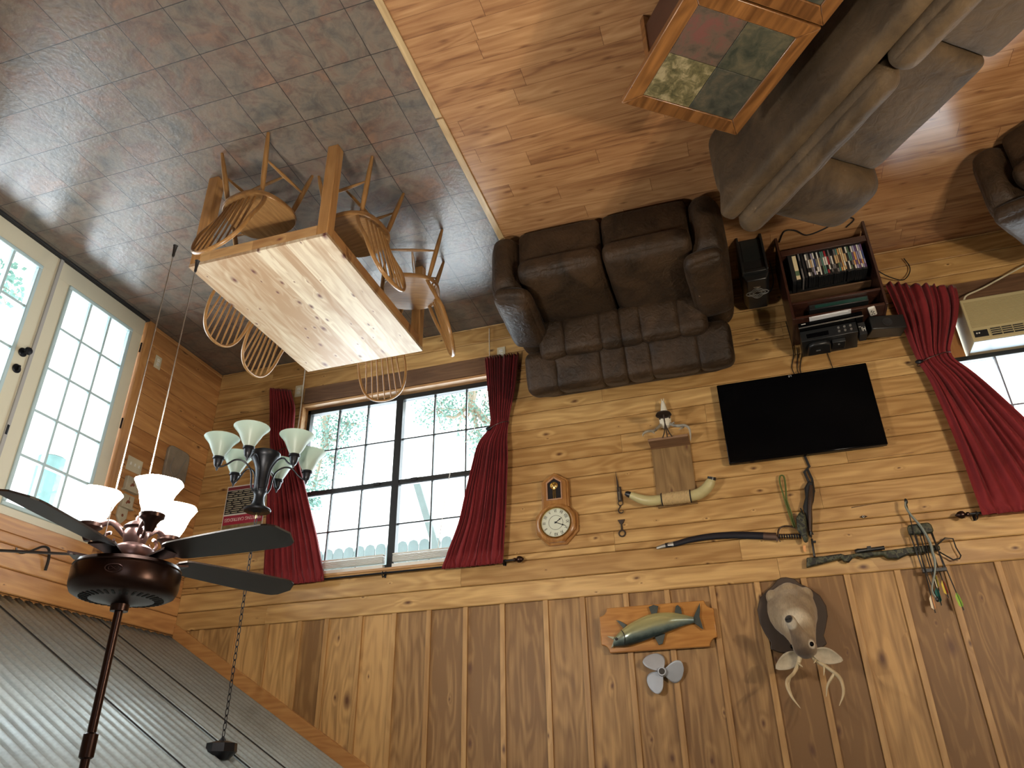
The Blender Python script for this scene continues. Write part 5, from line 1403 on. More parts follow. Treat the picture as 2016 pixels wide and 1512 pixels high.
# ---- small antlered skull under the ledge
t = wall_thing('antler_skull', 'small bleached deer skull with antlers hung behind the iron candle plate', 'skull', -4.25, 1.20)
mb = MB()
def sk(ctrl, n=14):
    rings = []
    for (y, z, w, h) in ctrl: rings.append([( w * math.cos(2 * PI * k / n), y + h * math.sin(2 * PI * k / n), z) for k in range(n)])
    vs = [v for r_ in rings for v in r_]; fs = []
    for i in range(len(rings) - 1):
        for k in range(n): fs.append((i * n + k, i * n + (k + 1) % n, (i + 1) * n + (k + 1) % n, (i + 1) * n + k))
    fs.append(tuple(range(n))); fs.append(tuple((len(rings) - 1) * n + k for k in range(n - 1, -1, -1)))
    return vs, fs
vs, fs = sk([(-.03, .060, .018, .012), (-.040, .050, .034, .026), (-.045, .020, .044, .034), (-.05, -.01, .046, .036), (-.055, -.04, .036, .028), (-.06, -.09, .024, .020), (-.065, -.13, .017, .013), (-.067, -.155, .010, .008)])
mb.add(vs, fs); part(t, 'cranium', mb, MAT['bone'], smooth='auto')
for s_ in (-1, 1):
    mb = MB(); mb.ball((s_ * .034, -.068, -.012), .013, 12, (.8, .8, 1)); part(t, 'eye_socket', mb, MAT['shield'], smooth=True)
    mb = MB(); mb.tube([(s_ * .004, -.068, -.145), (s_ * .009, -.070, -.175)], [.005, .003], 6); part(t, 'nasal_tip', mb, MAT['bone'], smooth='auto')
antm = flat('grey_brown_antler', (.34, .31, .25), .55, noise=.35, nscale=25)
for pts, rs in (([(-.035, -.05, .035), (-.06, -.09, .07), (-.10, -.13, .10), (-.150, -.19, .13), (-.178, -.20, .165), (-.180, -.20, .22), (-.175, -.195, .26)], [.013, .011, .012, .011, .009, .006, .002]),
                ([(.035, -.05, .035), (.055, -.09, .07), (.085, -.13, .11), (.130, -.19, .135), (.160, -.20, .155), (.165, -.205, .18)], [.013, .011, .012, .010, .007, .002]),
                ([(-.135, -.155, .125), (-.12, -.17, .14), (-.10, -.18, .155)], [.008, .005, .002]), ([(.10, -.14, .12), (.085, -.16, .14), (.08, -.17, .155)], [.008, .005, .002]), ([(-.045, -.07, .05), (-.065, -.085, .045), (-.07, -.10, .06)], [.008, .005, .002])):
    pa = smooth_path(pts, 4); mb = MB(); mb.tube(pa, lerp_list(rs, len(pa)), 10); part(t, 'antler', mb, antm, smooth='auto')

# ---- rusty spring scale with hook, and the iron ring hanger above it
t = wall_thing('spring_scale', 'rusty antique spring scale with a pointed tip and hook on the planks', 'hanging scale', -3.842, 1.72)
mb = MB(); mb.tube([(.013, -.02, -.165), (.006, -.02, -.08), (.002, -.02, .0)], [.001, .006, .009], 8); part(t, 'pointer', mb, MAT['rust'], smooth='auto')
mb = MB(); mb.box(-.018, .014, -.024, -.010, -.04, .075); part(t, 'scale_body', mb, MAT['rust'], bevel=.004)
mb = MB(); mb.box(-.008, .004, -.026, -.024, -.03, .065); part(t, 'dial_plate', mb, flat('worn_brass_plate', (.20, .17, .12), .5, metal=.6), bevel=.001)
mb = MB(); mb.tube([(-.003 + .018 * math.cos(2 * PI * k / 20), -.016, .088 + .018 * math.sin(2 * PI * k / 20)) for k in range(20)], .0035, 8, closed=True); part(t, 'ring', mb, MAT['rust'], smooth=True)
mb = MB(); pa = smooth_path([(-.003, -.016, .105), (.006, -.018, .125), (.014, -.02, .140), (.012, -.02, .158), (-.003, -.02, .167), (-.018, -.02, .158), (-.018, -.02, .145)], 4); mb.tube(pa, lerp_list([.005, .005, .003], len(pa)), 8); part(t, 'hook', mb, MAT['rust'], smooth='auto')
t = wall_thing('iron_ring_hanger', 'small rusty iron hanger with a flared plate and ring above the spring scale', 'hanger', -3.838, 1.99)
mb = MB(); mb.prism([(-.029, -.058), (.026, -.058), (.014, -.032), (.006, -.022), (.007, .028), (-.007, .028), (-.006, -.022), (-.016, -.032)], -.012, 0); part(t, 'flared_plate', mb, MAT['rust'], bevel=.003)
mb = MB(); mb.tube([(.023 * math.cos(2 * PI * k / 24), -.012, .048 + .023 * math.sin(2 * PI * k / 24)) for k in range(24)], .0055, 8, closed=True); part(t, 'ring', mb, MAT['rust'], smooth=True)

# ---- saber in its scabbard
t = wall_thing('cavalry_saber', 'long curved saber in a black scabbard lying level on the planks', 'sword', -4.6, 2.16)
pts = smooth_path([lo(t, x, -.03, z) for x, z in [(-4.142, 2.165), (-4.22, 2.160), (-4.322, 2.142), (-4.463, 2.133), (-4.601, 2.139), (-4.735, 2.155), (-4.82, 2.168)]], 5)
mb = MB(); mb.tube(pts, lerp_list([.017, .019, .021, .023, .025, .026, .026], len(pts)), 12, sq=(.45, 1)); part(t, 'scabbard', mb, MAT['leather'], smooth='auto')
mb = MB(); pa = [lo(t, -4.078, -.03, 2.178), lo(t, -4.115, -.03, 2.170), lo(t, -4.15, -.03, 2.165), lo(t, -4.20, -.03, 2.161)]; mb.tube(smooth_path(pa, 4), lerp_list([.010, .014, .015, .019], 13), 12, sq=(.5, 1)); part(t, 'steel_tip', mb, MAT['steel'], smooth='auto')
mb = MB(); pa = [lo(t, -4.815, -.03, 2.168), lo(t, -4.855, -.03, 2.175), lo(t, -4.90, -.03, 2.182)]; mb.tube(smooth_path(pa, 3), .0275, 12, sq=(.5, 1)); mb.cbox(*lo(t, -4.90, -.03, 2.20), .012, .014, .03); part(t, 'scabbard_throat', mb, flat('brown_steel', (.16, .11, .09), .35, metal=.8), smooth='auto')
mb = MB(); pa = smooth_path([lo(t, x, -.035, z) for x, z in [(-4.918, 2.222), (-4.909, 2.19), (-4.914, 2.150), (-4.935, 2.122), (-4.975, 2.114), (-5.02, 2.130), (-5.051, 2.165), (-5.055, 2.185)]], 4); mb.tube(pa, .0035, 8)
pa = smooth_path([lo(t, x, -.05, z) for x, z in [(-4.912, 2.185), (-4.925, 2.145), (-4.95, 2.126), (-4.99, 2.128), (-5.03, 2.145), (-5.052, 2.172)]], 4); mb.tube(pa, .003, 8)
part(t, 'knuckle_guard', mb, flat('dark_brass', (.10, .07, .05), .4, metal=.8), smooth='auto')
mb = MB(); mb.tube([lo(t, -4.915, -.035, 2.183), lo(t, -4.99, -.035, 2.190), lo(t, -5.058, -.035, 2.198)], .0165, 12); gr = part(t, 'grip', mb, MAT['leather'], smooth='auto')
mb = MB()
for k in range(8):
    x = -4.928 - k * .016; c_ = Vector(lo(t, x, -.035, 2.184 + (-4.915 - x) * .1))
    mb.tube([(c_.x, c_.y + .0175 * math.cos(2 * PI * i / 14), c_.z + .0175 * math.sin(2 * PI * i / 14)) for i in range(14)], .0018, 5, closed=True)
mb.build('wire_wrap', MAT['brass'], gr, smooth=True)

# ---- hunting bow gear hanging from a strap
camo = None
def camo_mat():
    m, nt, b = newmat('camouflage')
    tc = node(nt, 'ShaderNodeTexCoord'); n1 = node(nt, 'ShaderNodeTexNoise'); n1.inputs['Scale'].default_value = 22; n1.inputs['Detail'].default_value = 3; L(nt, tc.outputs['Object'], n1.inputs['Vector'])
    rp = ramp(nt, n1.outputs[0], [(.0, (.008, .009, .007)), (.42, (.032, .04, .02)), (.5, (.07, .07, .04)), (.56, (.012, .014, .010))], 'CONSTANT'); L(nt, rp.outputs[0], b.inputs['Base Color']); b.inputs['Roughness'].default_value = .55
    return m
camo = camo_mat()
t = wall_thing('hunting_bow', 'black and camouflage bow gear hung upright by a black strap above the television', 'bow', -5.13, 2.02)
mb = MB(); mb.prism(lpoly(t, [(-5.172, 1.822), (-5.205, 1.832), (-5.205, 1.90), (-5.186, 1.963), (-5.165, 2.004), (-5.15, 2.10), (-5.124, 2.222), (-5.108, 2.20), (-5.108, 2.083), (-5.107, 1.997), (-5.135, 1.935), (-5.141, 1.868)]), -.065, -.02); part(t, 'riser', mb, MAT['black'], bevel=.010)
mb = MB(); pa = smooth_path([lo(t, -5.185, -.07, 1.86), lo(t, -5.165, -.075, 1.95), lo(t, -5.14, -.075, 2.06), lo(t, -5.118, -.07, 2.18)], 5); mb.tube(pa, lerp_list([.010, .016, .013, .008], len(pa)), 10); part(t, 'brown_limb', mb, flat('brown_bow_limb', (.05, .03, .02), .3), smooth='auto')
mb = MB(); mb.prism(lpoly(t, [(-5.091, 2.031), (-5.110, 2.069), (-5.103, 2.175), (-5.095, 2.252), (-5.068, 2.259), (-5.058, 2.206), (-5.039, 2.168), (-5.045, 2.084), (-5.07, 2.05)]), -.095, -.060); part(t, 'camouflage_pouch', mb, camo, bevel=.014)
for ps, r_ in (([(-5.187, -.02, 1.60), (-5.206, -.02, 1.703), (-5.165, -.03, 1.743), (-5.181, -.03, 1.825)], .0065), ([(-5.190, -.02, 1.72), (-5.205, -.03, 1.80), (-5.199, -.04, 1.90)], .006), ([(-5.09, -.03, 2.0), (-5.115, -.045, 2.09), (-5.135, -.05, 2.20)], .003)):
    mb = MB(); mb.tube([lo(t, *p) for p in ps], r_, 6, sq=(1.4, .35)); part(t, 'strap', mb, MAT['blackmatte'], smooth='auto')
mb = MB(); mb.tube([lo(t, -5.122, -.035, 2.222), lo(t, -5.116, -.035, 2.346)], .013, 6, sq=(.6, 1)); mb.cbox(*lo(t, -5.135, -.035, 2.245), .02, .016, .014); part(t, 'lower_arm', mb, MAT['black'], bevel=.003)
mb = MB(); mb.prism(lpoly(t, [(-5.076, 2.262), (-5.058, 2.262), (-5.054, 2.295), (-5.07, 2.31)]), -.032, -.029); part(t, 'orange_vane', mb, flat('pale_orange_vane', (.75, .36, .14), .5))
mb = MB()
for dx in (0, .007):
    pa = smooth_path([lo(t, x + dx * (.5 if i < 5 else -.5), -.03 - dx, z) for i, (x, z) in enumerate([(-5.028, 2.135), (-5.012, 2.03), (-5.000, 1.91), (-4.991, 1.80), (-5.002, 1.752), (-5.022, 1.760), (-5.020, 1.84), (-5.010, 1.93), (-5.022, 2.03), (-5.032, 2.13)])], 4); mb.tube(pa, .0042, 6)
part(t, 'green_cord', mb, flat('green_paracord', (.10, .13, .03), .7, noise=.3, nscale=120), smooth='auto')

# ---- crossbow
t = wall_thing('crossbow', 'camouflage crossbow with black scope mounted level above the television', 'crossbow', -5.45, 2.37)
stock = [(-5.064, 2.351), (-5.167, 2.351), (-5.281, 2.346), (-5.304, 2.358), (-5.38, 2.352), (-5.419, 2.350), (-5.542, 2.352), (-5.603, 2.350), (-5.724, 2.343), (-5.814, 2.343), (-5.871, 2.350), (-5.872, 2.381), (-5.822, 2.383), (-5.742, 2.392), (-5.683, 2.389), (-5.65, 2.400), (-5.618, 2.412), (-5.558, 2.406), (-5.534, 2.381), (-5.473, 2.381), (-5.421, 2.390), (-5.376, 2.372), (-5.345, 2.381), (-5.318, 2.406), (-5.29, 2.400), (-5.276, 2.376), (-5.157, 2.398), (-5.052, 2.415)]
mb = MB(); mb.prism(lpoly(t, stock), -.062, -.022); part(t, 'stock', mb, camo, bevel=.007)
mb = MB(); mb.tube([lo(t, -5.372, -.042, 2.342), lo(t, -5.39, -.042, 2.337), lo(t, -5.42, -.042, 2.335), lo(t, -5.47, -.042, 2.333), lo(t, -5.552, -.042, 2.330)], [.016, .018, .013, .012, .013], 14); mb.cbox(*lo(t, -5.46, -.042, 2.323), .024, .024, .02); part(t, 'scope', mb, MAT['black'], smooth='auto')
mb = MB(); pa = smooth_path([lo(t, x + .011, -.115, z + .0135) for x, z in [(-5.752, 2.037), (-5.739, 2.078), (-5.757, 2.142), (-5.79, 2.208), (-5.81, 2.271), (-5.823, 2.338), (-5.821, 2.391), (-5.819, 2.456), (-5.799, 2.525), (-5.772, 2.586), (-5.759, 2.635), (-5.775, 2.686)]], 4)
mb.tube(pa, lerp_list([.008, .010, .012, .013, .014, .014, .014, .013, .011, .010, .009, .008], len(pa)), 10, sq=(.6, 1.1)); part(t, 'limb', mb, flat('grey_green_limb', (.22, .25, .22), .4), smooth='auto')
mb = MB()
for z, x in ((2.058, -5.739), (2.693, -5.762)):
    mb = MB(); mb.ball(lo(t, x, -.115, z), .011, 10, (1, 1, 1.8)); part(t, 'limb_tip', mb, MAT['black'], smooth=True)
mb = MB(); mb.tube([lo(t, -5.739, -.112, 2.065), lo(t, -5.735, -.110, 2.25), lo(t, -5.738, -.108, 2.385), lo(t, -5.748, -.110, 2.565), lo(t, -5.762, -.112, 2.690)], .003, 6); part(t, 'bowstring', mb, MAT['blackmatte'], smooth=True)
mb = MB(); mb.tube([lo(t, x, -.042, z) for x, z in [(-5.862, 2.345), (-5.919, 2.304), (-5.963, 2.313), (-5.966, 2.371), (-5.980, 2.425), (-5.968, 2.442), (-5.929, 2.446), (-5.860, 2.385)]], .0045, 8); part(t, 'stirrup', mb, MAT['black'], smooth='auto')
# quiver clipped under the crossbow
mb = MB(); mb.prism(lpoly(t, [(-5.709, 2.275), (-5.709, 2.222), (-5.722, 2.208), (-5.84, 2.205), (-5.853, 2.222), (-5.858, 2.262), (-5.845, 2.276)]), -.098, -.066); qv = part(t, 'quiver_hood', mb, camo, bevel=.010)
mb = MB()
for a, b_ in (((-5.716, 2.27), (-5.735, 2.51)), ((-5.845, 2.27), (-5.858, 2.51))): mb.tube([lo(t, a[0], -.085, a[1]), lo(t, b_[0], -.085, b_[1])], .0045, 8)
mb.box(*[v for pair in zip(lo(t, -5.868, -.098, 2.500), lo(t, -5.728, -.072, 2.522)) for v in pair]); part(t, 'quiver_frame', mb, MAT['black'], bevel=.002)
# the arrows in it
def arrow(a, b_, y, c1, c2, label):
    A = Vector((a[0], y, a[1])); B = Vector((b_[0], y - .004, b_[1])); d = (B - A).normalized()
    t = thing('arrow', label, 'arrow', A, group='arrows in the crossbow quiver')
    mb = MB(); mb.tube([(0, 0, 0), tuple(B - A)], .0036, 8); mb.build('shaft', MAT['black'], t, smooth='auto')
    for k, c in enumerate((c1, c2, c1)):
        side = d.cross(Vector((0, -1, 0))).normalized(); an = R(-70 + 90 * k); n_ = side * math.cos(an) + Vector((0, -1, 0)) * math.sin(an)
        p0 = (B - A) - d * .115; q = [p0, p0 + d * .03 + n_ * .017, p0 + d * .085 + n_ * .018, p0 + d * .098]
        mb = MB(); w = d.cross(n_).normalized() * .0006
        mb.add([v + w for v in q] + [v - w for v in q], [(0, 1, 2, 3), (7, 6, 5, 4), (0, 4, 5, 1), (1, 5, 6, 2), (2, 6, 7, 3), (3, 7, 4, 0)]); mb.build('fletching', PMV[c], t)
    return t
PMV = {k: flat('vane_' + k, v, .5) for k, v in {'orange': (.75, .34, .14), 'white': (.80, .72, .55), 'teal': (.01, .14, .12), 'yellow': (.70, .55, .08), 'red': (.30, .03, .02), 'lime': (.35, .55, .08)}.items()}
arrow((-5.749, 2.25), (-5.738, 2.770), -.082, 'orange', 'white', 'crossbow arrow with orange and white vanes, leftmost in the quiver')
arrow((-5.770, 2.25), (-5.782, 2.730), -.090, 'teal', 'teal', 'crossbow arrow with dark teal vanes beside the limb tip')
arrow((-5.790, 2.25), (-5.792, 2.640), -.082, 'yellow', 'white', 'shorter crossbow arrow with pale yellow vanes next to the teal one')
arrow((-5.812, 2.25), (-5.833, 2.685), -.082, 'red', 'yellow', 'crossbow arrow with red and yellow vanes mid quiver')
arrow((-5.834, 2.25), (-5.895, 2.768), -.090, 'lime', 'lime', 'crossbow arrow with lime green vanes at the quiver edge')
# eye screw
t = wall_thing('wall_anchor', 'small dark winged screw eye on the planks between bow gear and crossbow', 'screw eye', -5.478, 2.098)
mb = MB(); mb.prism([(-.026, 0), (-.008, .008), (.008, .008), (.026, 0), (.008, -.008), (-.008, -.008)], -.004, 0); part(t, 'plate', mb, MAT['rust'])
mb = MB(); mb.tube([(.006 * math.cos(2 * PI * k / 14), -.008, .006 * math.sin(2 * PI * k / 14)) for k in range(14)], .002, 6, closed=True); part(t, 'eye', mb, MAT['steel'], smooth=True)

# ---- mounted fish
t = wall_thing('fish_mount', 'mounted green silver fish with open mouth on a glossy cherry plaque', 'fish mount', -4.02, 2.72)
# plaque with scooped corners
X0_, X1_, Z0_, Z1_ = -4.415, -3.632, 2.572, 2.872; rc_ = .055
pl = []
for (cx_, cz_, a0) in ((X1_, Z1_, 270), (X0_, Z1_, 0), (X0_, Z0_, 90), (X1_, Z0_, 180)):
    for q in range(7):
        a = R(a0 - 15 * q); pl.append((cx_ + rc_ * math.cos(a), cz_ + rc_ * math.sin(a)))
mb = MB(); mb.prism(lpoly(t, pl), -.045, -.002); part(t, 'plaque', mb, MAT['plaque'], bevel=.005)
top = [(-3.722, 2.838), (-3.815, 2.843), (-3.894, 2.826), (-3.973, 2.806), (-4.051, 2.784), (-4.13, 2.760), (-4.209, 2.736), (-4.279, 2.722)]
bot = [(-3.735, 2.775), (-3.800, 2.720), (-3.880, 2.678), (-3.975, 2.644), (-4.06, 2.636), (-4.15, 2.642), (-4.225, 2.663), (-4.280, 2.682)]
fm, nt, b = newmat('fish_skin')
tc = node(nt, 'ShaderNodeTexCoord'); sx = node(nt, 'ShaderNodeSeparateXYZ'); L(nt, tc.outputs['Object'], sx.inputs[0])
nz = node(nt, 'ShaderNodeTexNoise'); nz.inputs['Scale'].default_value = 30; L(nt, tc.outputs['Object'], nz.inputs['Vector'])
f = math_(nt, 'ADD', math_(nt, 'MULTIPLY_ADD', math_(nt, 'SUBTRACT', sx.outputs[2], math_(nt, 'MULTIPLY', sx.outputs[0], .19)), 7.0, .30), math_(nt, 'MULTIPLY', math_(nt, 'SUBTRACT', nz.outputs[0], .5), .15))
rp = ramp(nt, f, [(.0, (.48, .44, .20)), (.32, (.34, .34, .18)), (.5, (.20, .25, .22)), (.68, (.05, .075, .075)), (.9, (.012, .016, .016))]); L(nt, rp.outputs[0], b.inputs['Base Color']); b.inputs['Roughness'].default_value = .22; b.inputs['Metallic'].default_value = .35; b.inputs['Coat Weight'].default_value = .5
mb = MB(); n = 20; vs = []; fs = []
tp = smooth_path([(x, 0, z) for x, z in top], 3); bt = smooth_path([(x, 0, z) for x, z in bot], 3)
for i in range(len(tp)):
    a, c = tp[i], bt[i]; mid = (a + c) / 2; hv = (a - c) / 2; th = min(.050, hv.length * .75)
    for k in range(n):
        q = 2 * PI * k / n; p = mid + hv * math.cos(q); vs.append(lo(t, p.x, -.072 - th * math.sin(q), p.z))
for i in range(len(tp) - 1):
    for k in range(n): fs.append((i * n + k, i * n + (k + 1) % n, (i + 1) * n + (k + 1) % n, (i + 1) * n + k))
fs.append(tuple(range(n))); fs.append(tuple((len(tp) - 1) * n + k for k in range(n)))
mb.add(vs, fs); part(t, 'body', mb, fm, smooth='auto')
finm = flat('dark_fin', (.035, .045, .04), .35, noise=.4, nscale=80)
def fin(pts, y0=-.072, y1=-.064, name='fin'):
    mb = MB(); mb.prism(lpoly(t, pts), y0, y1); part(t, name, mb, finm, bevel=.002)
fin([(-4.275, 2.688), (-4.298, 2.65), (-4.332, 2.592), (-4.328, 2.64), (-4.318, 2.680), (-4.334, 2.770), (-4.305, 2.745), (-4.275, 2.718)], name='tail')
fin([(-3.800, 2.722), (-3.752, 2.662), (-3.775, 2.668), (-3.825, 2.700)]); fin([(-4.000, 2.645), (-3.986, 2.592), (-4.02, 2.580), (-4.052, 2.592), (-4.037, 2.642)])
fin([(-4.156, 2.645), (-4.170, 2.600), (-4.185, 2.594), (-4.203, 2.617), (-4.205, 2.655)]); fin([(-4.005, 2.792), (-4.028, 2.846), (-4.055, 2.840), (-4.080, 2.776)])
mb = MB(); mb.prism(lpoly(t, [(-3.735, 2.775), (-3.684, 2.766), (-3.690, 2.772), (-3.728, 2.795)]), -.085, -.060); mb.prism(lpoly(t, [(-3.722, 2.838), (-3.707, 2.846), (-3.715, 2.825), (-3.728, 2.80)]), -.085, -.060); part(t, 'jaw', mb, flat('pale_jaw', (.35, .34, .22), .4), bevel=.003)
mb = MB(); mb.ball(lo(t, -3.752, -.112, 2.795), .010, 12, (1, .5, 1)); part(t, 'eye', mb, MAT['black'], smooth=True)
mb = MB(); pa = smooth_path([lo(t, x, y, z) for x, y, z in [(-3.800, -.098, 2.835), (-3.812, -.118, 2.80), (-3.806, -.120, 2.765), (-3.790, -.105, 2.74)]], 4); mb.tube(pa, .003, 6); part(t, 'gill_cover', mb, MAT['black'], smooth='auto')

# ---- boat propeller
t = wall_thing('boat_propeller', 'grey three blade boat propeller nailed to the gable boards above the fish', 'propeller', -4.03, 3.012, y=0)
pm = flat('grey_cast_metal', (.42, .45, .50), .45, metal=.3, noise=.12, nscale=12)
mb = MB(); mb.lathe([(.030, .0), (.032, .02), (.030, .055), (.026, .065)], 24, Mf); hubp = part(t, 'hub', mb, pm, smooth='auto')
mb = MB(); mb.lathe([(.020, .064), (.020, .067), (.003, .067)], 20, Mf); mb.build('hub_cap', flat('dark_hub_bore', (.04, .035, .03), .7), hubp, smooth='auto')
for a0 in (R(42), R(-62), R(172)):
    mb = MB()
    def fn(u, v, a0=a0):
        r_ = .02 + .118 * v; w = .030 + .105 * math.sin(PI * min(1, (v + .12) * .72)) ** 1.2
        if v > .80: w *= math.sqrt(max(.0, 1 - ((v - .80) / .205) ** 2))
        s_ = (u - .5) * w; skew = .030 * v * v
        x, z = r_, s_ + skew
        return (x * math.cos(a0) - z * math.sin(a0), -.030 - s_ * .32, x * math.sin(a0) + z * math.cos(a0))
    mb.grid(fn, 12, 16); o = part(t, 'blade', mb, pm, smooth=True); md = o.modifiers.new('thick', 'SOLIDIFY'); md.thickness = .006; md.offset = 0

# ---- whitetail deer shoulder mount
t = wall_thing('deer_mount', 'whitetail buck shoulder mount with antlers on a dark shield on the gable', 'deer mount', -4.91, 2.70)
sh = [(-4.913, 2.46), (-4.962, 2.474), (-4.994, 2.511), (-5.051, 2.546), (-5.103, 2.599), (-5.127, 2.666), (-5.124, 2.73), (-5.098, 2.800), (-5.075, 2.850), (-5.085, 2.90), (-5.03, 2.935), (-4.90, 2.950), (-4.79, 2.935), (-4.735, 2.91), (-4.746, 2.868), (-4.718, 2.81), (-4.697, 2.743), (-4.695, 2.658), (-4.724, 2.581), (-4.772, 2.540), (-4.816, 2.510), (-4.855, 2.472), (-4.881, 2.46)]
mb = MB(); mb.prism(lpoly(t, sh), -.028, -.003); part(t, 'shield_plaque', mb, MAT['shield'], bevel=.006)
# one continuous body: lofted rings fused by a remesh
def loft(mb, rings, n=20):
    vs = []
    for (c, u, w, ru, rw) in rings:
        c = Vector(c); u = Vector(u).normalized(); w = Vector(w).normalized()
        for k in range(n):
            q = 2 * PI * k / n; vs.append(c + u * ru * math.cos(q) + w * rw * math.sin(q))
    fs = []
    for i in range(len(rings) - 1):
        for k in range(n): fs.append((i * n + k, i * n + (k + 1) % n, (i + 1) * n + (k + 1) % n, (i + 1) * n + k))
    fs.append(tuple(range(n - 1, -1, -1))); fs.append(tuple((len(rings) - 1) * n + k for k in range(n)))
    mb.add(vs, fs)
X = (1, 0, 0); Zv = (0, 0, 1)
mb = MB()
loft(mb, [((0, -.025, -.02), X, Zv, .145, .165), ((0, -.06, -.015), X, Zv, .155, .178), ((-.002, -.12, .01), X, Zv, .148, .165), ((-.005, -.17, .05), X, (0, .25, 1), .130, .140), ((-.012, -.22, .11), X, (0, .5, 1), .108, .112), ((-.018, -.27, .17), X, (0, .8, 1), .088, .090), ((-.022, -.31, .225), X, (0, .9, 1), .074, .074), ((-.022, -.335, .262), X, (0, 1, 1), .055, .055)])
for s_ in (-1, 1):  # shoulder points low on the chest
    mb.ball((s_ * .105, -.075, -.105), .045, 12, (1, 1, 1.1))
mb.ball((.0, -.085, -.13), .055, 12, (1.2, 1, 1.1))
# head: from the poll towards the nose, nose down, out and to the right of the room
hd = Vector((.34, -.70, -.63)).normalized(); side = hd.cross(Vector((0, 0, 1))).normalized(); upv = side.cross(hd).normalized()
P0 = Vector((-.030, -.325, .262))
def hp(d, u=0, s_=0): return P0 + hd * d + upv * u + side * s_
loft(mb, [(hp(-.055, -.01), side, upv, .036, .038), (hp(-.030, 0), side, upv, .060, .060), (hp(.01, .006), side, upv, .072, .066), (hp(.05, .005), side, upv, .068, .060), (hp(.09, -.002), side, upv, .053, .050), (hp(.13, -.008), side, upv, .040, .041), (hp(.17, -.012), side, upv, .034, .036), (hp(.205, -.015), side, upv, .033, .034), (hp(.228, -.018), side, upv, .028, .027), (hp(.238, -.02), side, upv, .010, .010)])
dm, nt, b = newmat('deer_hide')
tc = node(nt, 'ShaderNodeTexCoord')
nz = node(nt, 'ShaderNodeTexNoise'); nz.inputs['Scale'].default_value = 9; nz.inputs['Detail'].default_value = 6; L(nt, tc.outputs['Object'], nz.inputs['Vector'])
hair = node(nt, 'ShaderNodeTexNoise'); hair.inputs['Scale'].default_value = 1; hair.inputs['Detail'].default_value = 3
mph = node(nt, 'ShaderNodeMapping'); mph.inputs['Scale'].default_value = (160, 60, 40); L(nt, tc.outputs['Object'], mph.inputs['Vector']); L(nt, mph.outputs[0], hair.inputs['Vector'])
rp = ramp(nt, nz.outputs[0], [(.3, (.23, .165, .10)), (.7, (.42, .33, .21))])
def dist(p, r_, soft):
    vsb = node(nt, 'ShaderNodeVectorMath', operation='DISTANCE'); L(nt, tc.outputs['Object'], vsb.inputs[0]); vsb.inputs[1].default_value = tuple(p)
    return math_(nt, 'SUBTRACT', 1.0, math_(nt, 'DIVIDE', math_(nt, 'SUBTRACT', vsb.outputs['Value'], r_), soft), clamp=True)
def lay(base, mask, col):
    mx = node(nt, 'ShaderNodeMixRGB'); L(nt, mask, mx.inputs[0]); L(nt, base, mx.inputs[1]); mx.inputs[2].default_value = (*col, 1); return mx.outputs[0]
col = rp.outputs[0]
col = lay(col, dist((-.01, -.27, .10), .050, .05), (.62, .55, .42))            # white throat patch
col = lay(col, dist(hp(.04, .02), .060, .03), (.20, .14, .085))
col = lay(col, dist(hp(.02, .06), .030, .04), (.085, .055, .035))
col = lay(col, dist(hp(.13, .01), .030, .03), (.20, .14, .09))               # dark crown
col = lay(col, dist(hp(.10, .05), .012, .035), (.13, .09, .06))                # bridge
for s_ in (-1, 1): col = lay(col, dist(hp(.045, .022, s_ * .066), .020, .012), (.60, .55, .45))   # eye rings
col = lay(col, dist(hp(.20, -.045), .022, .02), (.66, .62, .52))               # white chin
col = lay(col, dist(hp(.200, .0), .030, .012), (.52, .47, .38))                # muzzle band
col = lay(col, dist(hp(.242, -.002), .027, .006), (.015, .012, .012))          # nose
mh = node(nt, 'ShaderNodeMixRGB', blend_type='MULTIPLY'); mh.inputs[0].default_value = .45; L(nt, col, mh.inputs[1]); rr_ = ramp(nt, hair.outputs[0], [(.3, (.6, .6, .6)), (.7, (1.15, 1.15, 1.15))]); L(nt, rr_.outputs[0], mh.inputs[2])
L(nt, mh.outputs[0], b.inputs['Base Color']); b.inputs['Roughness'].default_value = .7; b.inputs['Sheen Weight'].default_value = .3
bp = node(nt, 'ShaderNodeBump'); bp.inputs['Strength'].default_value = .4; bp.inputs['Distance'].default_value = .004; L(nt, hair.outputs[0], bp.inputs['Height']); L(nt, bp.outputs[0], b.inputs['Normal'])
o = part(t, 'body', mb, dm, smooth=True)
md = o.modifiers.new('fuse', 'REMESH'); md.mode = 'VOXEL'; md.voxel_size = .006; md.use_smooth_shade = True
md = o.modifiers.new('soften', 'SMOOTH'); md.factor = .6; md.iterations = 8
